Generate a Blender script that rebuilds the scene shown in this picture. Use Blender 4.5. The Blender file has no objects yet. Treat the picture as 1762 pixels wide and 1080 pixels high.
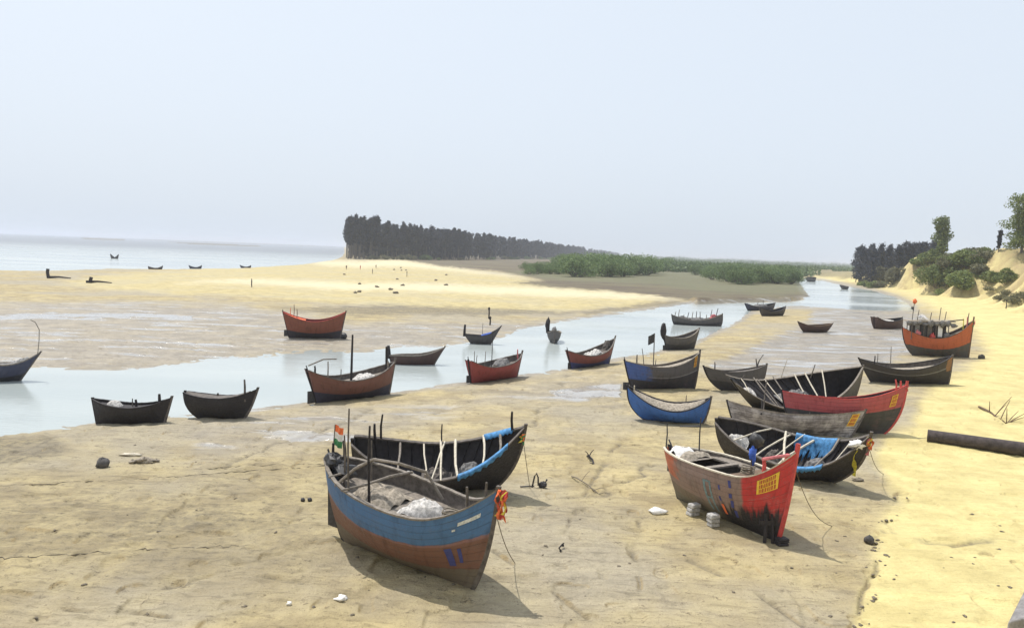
import bpy, bmesh, math, random
import numpy as np
from mathutils import Vector, Matrix, Quaternion
R = math.radians
random.seed(7); rng = np.random.default_rng(7)
scene = bpy.context.scene
C = scene.collection

# ------------------------------------------------------------------ camera
CAM_H, F, PITCH, ROLL = 9.0, 1300.0, 4.66, 2.2
cp, sp, ct, st_ = math.cos(R(PITCH)), math.sin(R(PITCH)), math.cos(R(ROLL)), math.sin(R(ROLL))
FW = Vector((0, cp, -sp)); RT0 = Vector((1, 0, 0)); UP0 = Vector((0, sp, cp))
RT = RT0*ct + UP0*st_; UP = UP0*ct - RT0*st_
CAMP = Vector((0, 0, CAM_H))
cd = bpy.data.cameras.new('camera'); cam = bpy.data.objects.new('camera', cd); C.objects.link(cam)
cd.sensor_width = 36; cd.lens = 36*F/1762; cd.clip_start = 0.1; cd.clip_end = 80000
M = Matrix((RT, UP, -FW)).transposed().to_4x4(); M.translation = CAMP
cam.matrix_world = M
scene.camera = cam

# ------------------------------------------------------------------ light
SUN_EL = 66.0
SUN_AZ = math.degrees(math.atan2(-0.78, 0.62))     # left and ahead of the viewer
sv = Vector((math.sin(R(SUN_AZ))*math.cos(R(SUN_EL)), math.cos(R(SUN_AZ))*math.cos(R(SUN_EL)), math.sin(R(SUN_EL))))
ld = bpy.data.lights.new('sun', 'SUN'); lo = bpy.data.objects.new('sun', ld); C.objects.link(lo)
ld.energy = 3.8; ld.angle = R(0.55); ld.color = (1.0, 0.95, 0.86)
lo.rotation_euler = sv.to_track_quat('Z', 'Y').to_euler()
w = bpy.data.worlds.new('World'); scene.world = w; w.use_nodes = True
nt = w.node_tree; nt.nodes.clear()
sky = nt.nodes.new('ShaderNodeTexSky'); sky.sky_type = 'NISHITA'; sky.sun_disc = False
sky.sun_elevation = R(SUN_EL); sky.sun_rotation = R(SUN_AZ)
sky.altitude = 0; sky.air_density = 1.0; sky.dust_density = 6.0; sky.ozone_density = 1.2
hsv = nt.nodes.new('ShaderNodeHueSaturation'); hsv.inputs['Saturation'].default_value = 0.62
veil = nt.nodes.new('ShaderNodeMixRGB'); veil.inputs[0].default_value = 0.72
veil.inputs[2].default_value = (7.5, 8.35, 9.4, 1)     # thin high haze over the blue
bg = nt.nodes.new('ShaderNodeBackground'); bg.inputs[1].default_value = 0.11
wo = nt.nodes.new('ShaderNodeOutputWorld')
nt.links.new(sky.outputs[0], hsv.inputs['Color']); nt.links.new(hsv.outputs[0], veil.inputs[1])
nt.links.new(veil.outputs[0], bg.inputs[0]); nt.links.new(bg.outputs[0], wo.inputs[0])
scene.view_settings.view_transform = 'Standard'; scene.view_settings.look = 'None'
scene.view_settings.gamma = 1.0; scene.view_settings.exposure = 0.15
scene.cycles.volume_bounces = 1 if hasattr(scene, 'cycles') else 0

# ------------------------------------------------------------------ helpers
def hor(px): return 434 + (px-881)*math.tan(R(ROLL))
def ray(px, py): return (FW + RT*((px-881)/F) + UP*((540-py)/F)).normalized()
def project(x, y, z):
    dx, dy, dz = x-CAMP.x, y-CAMP.y, z-CAMP.z
    d = dx*FW.x+dy*FW.y+dz*FW.z; d = np.where(d < 0.2, 0.2, d)
    u = (dx*RT.x+dy*RT.y+dz*RT.z)/d; v = (dx*UP.x+dy*UP.y+dz*UP.z)/d
    return 881+F*u, 540-F*v
def tag(o, label=None, cat=None, group=None, kind=None):
    if label: o['label'] = label
    if cat: o['category'] = cat
    if group: o['group'] = group
    if kind: o['kind'] = kind
    return o
def empty(name, loc=(0, 0, 0)):
    o = bpy.data.objects.new(name, None); C.objects.link(o); o.location = loc
    o.empty_display_size = 0.3; return o
def copy_tree(o, parent=None):
    c = o.copy(); C.objects.link(c)
    if parent: c.parent = parent
    for ch in o.children: copy_tree(ch, c)
    return c
class MB:
    def __init__(s): s.v = []; s.f = []; s.m = []; s.uv = []
    def add(s, vs, fs, mi=0):
        b = len(s.v); s.v += [tuple(p) for p in vs]; s.f += [tuple(i+b for i in f) for f in fs]; s.m += [mi]*len(fs)
    def box(s, c, sz, rot=None, mi=0, taper=1.0):
        c = Vector(c); vs = []
        for dz in (-.5, .5):
            k = taper if dz > 0 else 1
            for dx, dy in ((-.5, -.5), (.5, -.5), (.5, .5), (-.5, .5)):
                p = Vector((dx*sz[0]*k, dy*sz[1]*k, dz*sz[2]))
                vs.append(c + (rot @ p if rot else p))
        s.add(vs, [(3, 2, 1, 0), (4, 5, 6, 7), (0, 1, 5, 4), (1, 2, 6, 5), (2, 3, 7, 6), (3, 0, 4, 7)], mi)
    def tube(s, pts, r, n=6, mi=0, r1=None):
        pts = [Vector(p) for p in pts]; k = len(pts); vs = []; fs = []
        for i, p in enumerate(pts):
            d = (pts[min(i+1, k-1)]-pts[max(i-1, 0)])
            d = d.normalized() if d.length > 1e-9 else Vector((0, 0, 1))
            a = d.cross(Vector((0, 0, 1)) if abs(d.z) < .9 else Vector((1, 0, 0))).normalized(); b = d.cross(a)
            rr = r if r1 is None else r+(r1-r)*i/max(1, k-1)
            for j in range(n):
                t = 2*math.pi*j/n; vs.append(p+a*(rr*math.cos(t))+b*(rr*math.sin(t)))
        for i in range(k-1):
            for j in range(n):
                fs.append((i*n+j, i*n+(j+1) % n, (i+1)*n+(j+1) % n, (i+1)*n+j))
        fs.append(tuple(range(n-1, -1, -1))); fs.append(tuple((k-1)*n+j for j in range(n)))
        s.add(vs, fs, mi)
    def blob(s, c, r, mi=0, seed=0, nu=10, nv=6, jag=.25):
        rr = random.Random(seed); c = Vector(c); vs = []; fs = []
        ph = [(rr.uniform(0, 6.3), rr.uniform(1, 4), rr.uniform(0, 6.3)) for _ in range(4)]
        for i in range(nv+1):
            th = math.pi*i/nv
            for j in range(nu):
                p = 2*math.pi*j/nu
                k = 1+jag*sum(math.sin(a+round(b)*p+cc*th) for a, b, cc in ph)/3+rr.uniform(-.06, .06)
                vs.append(c+Vector((r[0]*k*math.sin(th)*math.cos(p), r[1]*k*math.sin(th)*math.sin(p), r[2]*k*math.cos(th))))
        for i in range(nv):
            for j in range(nu):
                fs.append((i*nu+j, (i+1)*nu+j, (i+1)*nu+(j+1) % nu, i*nu+(j+1) % nu))
        s.add(vs, fs, mi)
    def build(s, name, mats, parent=None, smooth=False):
        me = bpy.data.meshes.new(name); me.from_pydata(s.v, [], s.f)
        for m in (mats if isinstance(mats, (list, tuple)) else [mats]): me.materials.append(m)
        me.polygons.foreach_set('material_index', s.m)
        if smooth: me.polygons.foreach_set('use_smooth', [True]*len(s.f))
        me.validate(); me.update()
        o = bpy.data.objects.new(name, me); C.objects.link(o)
        if parent: o.parent = parent
        return o

# ---- numpy value noise (world-space)
def vnoise(x, y, seed=0):
    xi = np.floor(x).astype(np.int64); yi = np.floor(y).astype(np.int64); xf = x-xi; yf = y-yi
    def h(a, b):
        n = (a*374761393 + b*668265263 + seed*974634777) & 0xffffffff
        n = ((n ^ (n >> 13))*1274126177) & 0xffffffff
        return ((n ^ (n >> 16)) & 0xffff)/65535.0
    u = xf*xf*(3-2*xf); v = yf*yf*(3-2*yf)
    return (h(xi, yi)*(1-u)+h(xi+1, yi)*u)*(1-v)+(h(xi, yi+1)*(1-u)+h(xi+1, yi+1)*u)*v
def fbm(x, y, o=4, seed=0):
    r = 0; a = .5; t = 0
    for i in range(o):
        r = r+a*vnoise(x*2**i, y*2**i, seed+i); t += a; a *= .5
    return r/t
def sdpoly(px, py, poly, ky=1.0):
    """signed distance, positive inside; ky stretches the vertical axis"""
    P = np.array(poly, float); qy = py*ky; P = P*np.array([1, ky])
    d = np.full(px.shape, 1e18); ins = np.zeros(px.shape, bool); n = len(P)
    for i in range(n):
        ax, ay = P[i]; bx, by = P[(i+1) % n]; ex, ey = bx-ax, by-ay
        wx, wy = px-ax, qy-ay
        t = np.clip((wx*ex+wy*ey)/(ex*ex+ey*ey+1e-12), 0, 1)
        d = np.minimum(d, (wx-ex*t)**2+(wy-ey*t)**2)
        if abs(ey) > 1e-12:
            c = ((ay > qy) != (by > qy)) & (px < ex*(qy-ay)/ey+ax); ins ^= c
    d = np.sqrt(d); return np.where(ins, d, -d)
def sst(a, b, x):
    t = np.clip((x-a)/(b-a), 0, 1); return t*t*(3-2*t)   # works for a > b too

# ------------------------------------------------------------------ materials
def srgb(r, g, b, k=1.0):
    f = lambda c: ((c/255)/12.92 if c/255 <= .04045 else ((c/255+.055)/1.055)**2.4)
    return (f(r)*k, f(g)*k, f(b)*k, 1)
class NT:
    def __init__(s, name):
        s.m = bpy.data.materials.new(name); s.m.use_nodes = True; s.t = s.m.node_tree
        s.b = s.t.nodes['Principled BSDF']
    def n(s, typ, **kw):
        o = s.t.nodes.new(typ)
        for k, v in kw.items(): setattr(o, k, v)
        return o
    def l(s, a, b): s.t.links.new(a, b)
    def val(s, sock, v):
        if hasattr(v, 'is_output'): s.l(v, sock)
        else: sock.default_value = v
    def mix(s, f, a, b, mode='MIX'):
        o = s.n('ShaderNodeMixRGB', blend_type=mode); s.val(o.inputs[0], f); s.val(o.inputs[1], a); s.val(o.inputs[2], b)
        return o.outputs[0]
    def math(s, op, a, b=0.0, clamp=False):
        o = s.n('ShaderNodeMath', operation=op, use_clamp=clamp); s.val(o.inputs[0], a); s.val(o.inputs[1], b); return o.outputs[0]
    def ramp(s, x, lo, hi, a=0.0, b=1.0):
        o = s.n('ShaderNodeMapRange', interpolation_type='SMOOTHSTEP'); s.val(o.inputs[0], x)
        o.inputs[1].default_value = lo; o.inputs[2].default_value = hi; o.inputs[3].default_value = a; o.inputs[4].default_value = b
        return o.outputs[0]
    def noise(s, vec, scale, detail=4, rough=.55, dist=0):
        o = s.n('ShaderNodeTexNoise'); s.l(vec, o.inputs['Vector']); o.inputs['Scale'].default_value = scale
        o.inputs['Detail'].default_value = detail; o.inputs['Roughness'].default_value = rough; o.inputs['Distortion'].default_value = dist
        return o.outputs[0]
    def mapping(s, vec, sc=(1, 1, 1), loc=(0, 0, 0), rot=(0, 0, 0)):
        o = s.n('ShaderNodeMapping'); s.l(vec, o.inputs[0]); o.inputs['Scale'].default_value = sc; o.inputs['Location'].default_value = loc
        o.inputs['Rotation'].default_value = rot
        return o.outputs[0]
    def bump(s, h, strength=.3, dist=.02):
        o = s.n('ShaderNodeBump'); s.val(o.inputs['Height'], h); o.inputs['Strength'].default_value = strength
        o.inputs['Distance'].default_value = dist; s.l(o.outputs[0], s.b.inputs['Normal']); return o
def simple(name, col, rough=.8, var=.35, scale=6, bump=.2, metal=0):   # weathered single-colour surface
    k = NT(name); tc = k.n('ShaderNodeTexCoord').outputs['Object']
    n = k.noise(tc, scale, 5); n2 = k.noise(tc, scale*6, 3)
    f = k.ramp(k.math('ADD', k.math('MULTIPLY', n, .7), k.math('MULTIPLY', n2, .3)), .3, .7)
    dk = tuple(c*(1-var) for c in col[:3])+(1,); lt = tuple(min(1, c*(1+var)) for c in col[:3])+(1,)
    k.l(k.mix(f, dk, lt), k.b.inputs['Base Color']); k.b.inputs['Roughness'].default_value = rough
    k.b.inputs['Metallic'].default_value = metal
    if bump: k.bump(n2, bump, .02)
    return k.m
MT = {}
MT['wood_grey'] = simple('weathered_wood', (.19, .165, .14, 1), .85, .4, 8)
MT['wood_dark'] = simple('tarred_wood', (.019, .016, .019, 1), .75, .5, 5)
MT['wood_brown'] = simple('brown_wood', (.13, .085, .055, 1), .85, .4, 7)
MT['wood_pale'] = simple('bare_pole_wood', (.52, .47, .38, 1), .8, .25, 9)
MT['wood_mid'] = simple('old_timber', (.11, .095, .085, 1), .85, .45, 6)
MT['log'] = simple('dark_log_bark', (.055, .044, .044, 1), .9, .5, 4, .8)
MT['steel_dark'] = simple('dark_steel', (.035, .035, .04, 1), .55, .4, 12)
MT['yellow'] = simple('yellow_paint', (.75, .50, .05, 1), .6, .15, 9)
MT['red_paint'] = simple('red_paint', (.46, .055, .05, 1), .6, .25, 6)
MT['orange_cloth'] = simple('orange_cloth', (.75, .17, .06, 1), .9, .3, 9)
MT['yellow_cloth'] = simple('yellow_cloth', (.68, .60, .08, 1), .9, .25, 9)
MT['green_cloth'] = simple('green_cloth', (.05, .22, .09, 1), .9, .25, 9)
MT['white_cloth'] = simple('white_cloth', (.72, .71, .70, 1), .9, .14, 14)
MT['sack_grey'] = simple('grey_sackcloth', (.42, .41, .40, 1), .95, .4, 12, .8)
MT['blue_cloth'] = simple('blue_cloth', (.06, .14, .55, 1), .85, .3, 9)
MT['blue_tarp'] = simple('blue_tarpaulin', (.055, .21, .44, 1), .65, .5, 7, .6)
MT['pink_cloth'] = simple('pink_cloth', (.55, .16, .17, 1), .85, .3, 8)
MT['rope'] = simple('rope_fibre', (.17, .145, .11, 1), .9, .3, 30)
MT['net_white'] = simple('white_net', (.50, .48, .46, 1), .95, .5, 11, .9)
MT['net_tan'] = simple('tan_net', (.30, .26, .21, 1), .95, .5, 10, .9)
MT['net_grey'] = simple('grey_net', (.17, .165, .165, 1), .95, .55, 10, .9)
MT['stone'] = simple('grey_stone', (.22, .21, .21, 1), .85, .35, 3, .5)
MT['dark_stone'] = simple('dark_stone', (.08, .075, .075, 1), .85, .4, 5, .5)
MT['skin'] = simple('brown_skin', (.20, .11, .07, 1), .6, .1, 9)
MT['mark_blue'] = simple('blue_lettering', (.05, .06, .22, 1), .7, .2, 9, 0)
MT['mark_teal'] = simple('teal_lettering', (.16, .24, .26, 1), .7, .25, 9, 0)
MT['mark_white'] = simple('white_lettering', (.55, .58, .60, 1), .7, .3, 14, 0)
MT['mark_red'] = simple('red_lettering', (.42, .10, .03, 1), .7, .2, 9, 0)

def hull_mat(name, bands, wear=(.2, .17, .15), wearamt=.35, bow=None, stern=None, planks=9, bottom=None, bottomnoise=.05, tar=None, rough=.7, seam=.55):
    """bands: [(v_top, colour)...] from keel up; v along the strakes, t along the boat (UV)"""
    k = NT(name); uv = k.n('ShaderNodeUVMap').outputs[0]; sx = k.n('ShaderNodeSeparateXYZ'); k.l(uv, sx.inputs[0]); t, v = sx.outputs[0], sx.outputs[1]
    ob = k.n('ShaderNodeTexCoord').outputs['Object']
    n1 = k.noise(ob, 2.2, 5); n2 = k.noise(k.mapping(uv, (9, 90, 1)), 1.0, 5, .6); n3 = k.noise(k.mapping(uv, (24, 2.5, 1)), 1.0, 4, .6); n4 = k.noise(ob, 14, 4)
    vp = k.math('ADD', v, k.math('MULTIPLY', k.math('SUBTRACT', k.math('ADD', k.math('MULTIPLY', n1, .6), k.math('MULTIPLY', n3, .4)), .5), bottomnoise*2))
    col = tuple(bands[0][1])+(1,)
    for i in range(1, len(bands)):
        e = bands[i-1][0]
        col = k.mix(k.ramp(vp, e-.012, e+.012), col, tuple(bands[i][1])+(1,))
    if stern: col = k.mix(k.math('MULTIPLY', k.ramp(k.math('ADD', t, k.math('MULTIPLY', k.math('SUBTRACT', n1, .5), .35)), stern[0]-.07, stern[0]+.07, 1, 0), k.ramp(vp, stern[2]-.02, stern[2]+.02)), col, tuple(stern[1])+(1,))
    if bow: col = k.mix(k.math('MULTIPLY', k.ramp(k.math('ADD', t, k.math('MULTIPLY', k.math('SUBTRACT', n1, .5), .06)), bow[0]-.01, bow[0]+.01), k.ramp(vp, bow[2]-.02, bow[2]+.02)), col, tuple(bow[1])+(1,))
    # wear: flaked paint along the planks, dirt runs down
    wf = k.math('MULTIPLY', k.ramp(k.math('ADD', k.math('MULTIPLY', n2, .6), k.math('MULTIPLY', n1, .4)), .50-.06*max(0, wearamt-.6)*2.5, .66-.06*max(0, wearamt-.6)*2.5), wearamt)
    col = k.mix(wf, col, tuple(wear)+(1,))
    col = k.mix(k.ramp(n3, .48, .74, 0, .65), col, k.mix(1.0, col, (.45, .43, .42, 1), 'MULTIPLY'))
    col = k.mix(k.ramp(n4, .38, .68, 0, .40), col, k.mix(1.0, col, (1.5, 1.45, 1.4, 1), 'MULTIPLY'))
    if tar:   # (t0, v height, colour): brushed-on tar with drips
        nt3 = k.noise(k.mapping(uv, (30, 1.6, 1)), 1.0, 4, .6)
        edge = k.math('ADD', v, k.math('MULTIPLY', k.math('SUBTRACT', .5, nt3), .95))
        f = k.math('MULTIPLY', k.ramp(edge, tar[1]-.13, tar[1]+.10, 1, 0), k.ramp(k.math('ADD', t, k.math('MULTIPLY', k.math('SUBTRACT', n1, .5), .12)), tar[0]-.06, tar[0]+.06))
        col = k.mix(f, col, tuple(tar[2])+(1,))
    fr = k.math('FRACT', k.math('MULTIPLY', v, planks)); sm = k.math('MULTIPLY', k.ramp(fr, .02, .09, 1, 0), k.ramp(n2, .3, .55, .4, 1))
    col = k.mix(k.math('MULTIPLY', sm, seam), col, (.02, .018, .02, 1))
    k.l(col, k.b.inputs['Base Color']); k.val(k.b.inputs['Roughness'], k.ramp(n4, .3, .7, rough-.15, rough+.15))
    h = k.math('SUBTRACT', k.math('ADD', k.math('MULTIPLY', n2, .5), k.math('MULTIPLY', n4, .3)), k.math('MULTIPLY', sm, .8))
    k.bump(h, .55, .025)
    return k.m

# ------------------------------------------------------------------ ground
RIVER = [(-500, 800), (-100, 753), (0, 743), (80, 736), (160, 726), (300, 713), (440, 703), (530, 692), (600, 684), (680, 674), (800, 657), (900, 645), (980, 633),
         (1060, 617), (1140, 602), (1195, 588), (1240, 566), (1275, 548), (1290, 536), (1310, 529), (1380, 526), (1440, 531), (1520, 536), (1572, 534), (1562, 522),
         (1540, 511), (1500, 500), (1450, 491), (1415, 483), (1385, 480), (1376, 486), (1384, 498), (1394, 510), (1360, 516), (1200, 521), (1120, 532), (1060, 541),
         (1000, 549), (950, 556), (900, 566), (862, 582), (800, 591), (765, 596), (700, 600), (660, 603), (600, 608), (480, 613), (380, 617), (330, 626), (200, 637), (110, 637), (0, 639), (-500, 645)]
SEA = [(-1500, 478), (-100, 467), (0, 465), (80, 466), (190, 462), (300, 463), (420, 461), (520, 455), (575, 447), (588, 442), (592, 436), (592, 200), (-1500, 200)]
BROWN = [(690, 446), (760, 459), (850, 465), (930, 481), (880, 487), (960, 494), (1050, 502), (1150, 513), (1200, 519), (1360, 515), (1397, 510), (1376, 486), (1378, 476), (1500, 470), (1500, 420), (690, 420)]
PALE = [(300, 486), (430, 482), (560, 484), (800, 490), (960, 495), (1160, 514), (1100, 517), (900, 507), (700, 500), (560, 497), (430, 490)]
PALE2 = [(520, 449), (690, 447), (770, 459), (900, 476), (800, 468), (690, 459), (560, 457)]
SPIT = [(170, 470), (590, 449), (690, 446), (760, 459), (930, 482), (960, 494), (1160, 515), (1100, 528), (900, 538), (640, 524), (300, 505), (100, 488)]
DARKB = [(470, 533), (640, 524), (880, 531), (1010, 537), (880, 542), (600, 541)]
DARKC = [(1000, 536), (1130, 524), (1210, 516), (1260, 518), (1130, 531), (1010, 543)]
DARKL = [(-60, 752), (90, 748), (120, 775), (60, 795), (-60, 805)]
DARKM = [(-100, 890), (120, 905), (350, 850), (480, 868), (430, 925), (200, 950), (60, 940), (-100, 965)]
WETR = [(1400, 531), (1575, 536), (1610, 560), (1575, 600), (1510, 632), (1470, 645), (1420, 655), (1330, 650), (1225, 640), (1225, 622), (1290, 596), (1350, 575), (1390, 556)]
WETL = [(-500, 520), (0, 522), (200, 515), (420, 530), (600, 555), (860, 555), (960, 556), (860, 583), (765, 597), (600, 608), (480, 613), (330, 626), (110, 637), (-500, 645)]
STREAK = [(-300, 538), (0, 540), (150, 535), (330, 541), (330, 547), (150, 545), (0, 551), (-300, 552)]
WETM = [(330, 735), (560, 700), (760, 690), (1000, 640), (1080, 640), (1080, 690), (900, 690), (760, 720), (640, 745), (520, 790), (330, 790)]
WETP = [(480, 752), (560, 745), (640, 748), (600, 758), (520, 762)]
WETQ = [(940, 668), (1075, 660), (1075, 685), (990, 690), (930, 680)]
SHOAL = [(1290, 535), (1400, 531), (1390, 556), (1350, 575), (1290, 596), (1220, 622), (1080, 640), (1060, 618), (1140, 602), (1195, 588), (1240, 566), (1275, 548)]
DRYR = [(1380, 1200), (1460, 1090), (1478, 1040), (1508, 960), (1505, 925), (1540, 860), (1500, 790), (1510, 752), (1560, 735), (1580, 690), (1640, 640), (1690, 606), (1672, 570), (1600, 532),
        (1560, 512), (1500, 494), (1440, 485), (1400, 479), (1500, 478), (2600, 470), (2600, 1200)]
GREYL = [(-300, 790), (560, 790), (600, 960), (420, 1010), (-300, 1030)]
BANK = [(1185, 518), (1230, 513), (1290, 514), (1322, 511), (1350, 515), (1390, 515), (1360, 519), (1280, 520), (1200, 523)]
BARS = [[(140, hor(140)+3.2), (215, hor(215)+3.2), (215, hor(215)+5.4), (140, hor(140)+5.4)],
        [(205, hor(205)+1.2), (520, hor(520)+1.2), (590, hor(590)+2.2), (520, hor(520)+3.2), (330, hor(330)+3.2), (205, hor(205)+2.2)],
        [(285, hor(285)+5.2), (330, hor(330)+4.6), (455, hor(455)+5.2), (440, hor(440)+7.4), (330, hor(330)+7.2)]]
TRACKS = [[(985, 640), (950, 690), (905, 735)], [(1075, 760), (1030, 800), (1000, 870), (962, 940)], [(1105, 890), (1090, 960), (1098, 1040)], [(1545, 850), (1506, 925), (1508, 962), (1480, 1040), (1462, 1090)],
          [(855, 950), (930, 1000), (1010, 1062)], [(900, 885), (960, 860), (1040, 850), (1120, 800)], [(250, 1010), (400, 985), (520, 1000)], [(640, 705), (560, 740), (380, 800)], [(1180, 960), (1290, 1010), (1380, 1075)], [(1500, 880), (1540, 920), (1640, 940), (1760, 930)], [(60, 1040), (300, 1060), (520, 1050)]]
OLIVE = [(870, 468), (960, 462), (1180, 455), (1390, 478), (1398, 503), (1340, 508), (1240, 503), (1140, 494), (1000, 485), (930, 478)]
DUNE = [(-400, 3), (-60, 7), (0, 7), (24, 9), (44, 30), (60, 60), (76, 92), (88, 122), (112, 182), (146, 280), (172, 380), (180, 460), (230, 700), (1500, 900), (1500, -400), (-400, -400)]

def dune_height(x, y):
    d = sdpoly(x, y, DUNE)
    al = x*.35+y*.94                                   # runs along the foot of the dune
    g = fbm(al/13.0, d/30.0, 4, 5); g2 = np.abs(fbm(al/7.0, d/45.0, 2, 31)-.5)*4; g3 = np.abs(vnoise(al/2.6, d/14.0, 37)-.5)*2
    top = np.where(y < 60, 7.6+4.0*sst(10, 60, y), 11.8-8.6*sst(300, 345, y))
    top = top+3.4*sst(60, 110, y)*(1-sst(190, 250, y))
    far = sst(60, 100, y)
    dd = d+((g-.5)*18+(g2-.6)*5.0+(g3-.5)*1.8)*far
    wd = 8+12*sst(20, 90, y)-9*sst(190, 240, y)
    z = top*sst(0, 1, dd/wd)
    z = z+far*sst(0, 1, dd/wd)*(fbm(x/9, y/9, 3, 44)-.5)*2.2
    z = z+far*.9*(fbm(x/3.2, y/3.2, 3, 46)-.5)*sst(0, .3, dd/wd)*(1-sst(.9, 1.2, dd/wd))
    beach = np.clip((d+40)/40, 0, 1)**1.6*.9*sst(30, 70, y)
    return z+beach*(d < 30), d
def ground_z(x, y, detail=True):
    x = np.asarray(x, float); y = np.asarray(y, float)
    px, py = project(x, y, np.zeros_like(x))
    front = y > 4
    wr = np.where(front, sdpoly(px, py, RIVER, 2.0), -200); ws = np.where(front, sdpoly(px, py, SEA, 4.0), -200)
    for b in BARS: ws = np.where(sdpoly(px, py, b, 6.0) > 0, -70, ws)
    wd = np.maximum(wr, ws)
    r = np.sqrt(x*x+y*y)
    edge = (fbm(x/2.0, y/2.0, 3, 9)-.5)*18*np.clip(40/np.maximum(r, 1), .25, 1)
    wd = wd+edge
    z = np.where(wd > 0, -.45*np.tanh(wd/26), .30*np.tanh(-wd/60))
    # shallow film over the wet flat and the shoal
    wf = np.where(front, sst(-10, 25, sdpoly(px, py, WETR, 2.0)), 0)
    pud = fbm(x/3.2, y/5.0, 3, 21)
    z = z*(1-wf)+wf*(.05+(pud-.40)*.22)
    dz, d = dune_height(x, y)
    dz = dz*sst(2, -26, wd)
    z = np.where(dz > .02, np.maximum(z, .05)+dz, z)
    ridge = np.where(front, sst(-4, 6, sdpoly(px, py, BANK, 3.0)), 0); z = z+ridge*(.5+.9*fbm(x/9, y/9, 2, 77))*np.where(wd < 6, 1, 0)
    if detail:
        a = np.clip(60/np.maximum(r, 1), 0, 1)*sst(-6, 6, -wd)
        z = z+a*((fbm(x/1.1, y/1.1, 4, 2)-.5)*.075+(fbm(x/4.5, y/4.5, 2, 4)-.5)*.16+(fbm(x/.42, y/.36, 2, 14)-.5)*.09*sst(.42, .62, fbm(x/7, y/7, 2, 15))-.07*sst(.70, .86, vnoise(x/.55, y/.55, 18)))*(1-.75*wf)
    return z
def gz(x, y): return float(ground_z(np.array([x]), np.array([y]))[0])
def hit(px, py, water=False, z0=None):
    """pixel -> point where that line of sight meets ground (or the water level / a given height)"""
    d = ray(px, py)
    if z0 is not None:
        t = (z0-CAM_H)/d.z; return CAMP+d*t
    if water:
        t = -CAM_H/d.z; return CAMP+d*t
    ts = np.geomspace(6, 4000, 2500)
    X = CAMP.x+d.x*ts; Y = CAMP.y+d.y*ts; Z = CAMP.z+d.z*ts
    g = np.maximum(ground_z(X, Y), 0.0); k = np.nonzero(Z < g)[0]
    if len(k) == 0: t = -CAM_H/d.z if d.z < 0 else 600; return CAMP+d*t
    i = k[0]
    if i == 0: return Vector((X[0], Y[0], g[0]))
    a = (Z[i-1]-g[i-1]); b = (g[i]-Z[i]); s = a/(a+b+1e-9); t = ts[i-1]+(ts[i]-ts[i-1])*s
    return CAMP+d*float(t)

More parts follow.
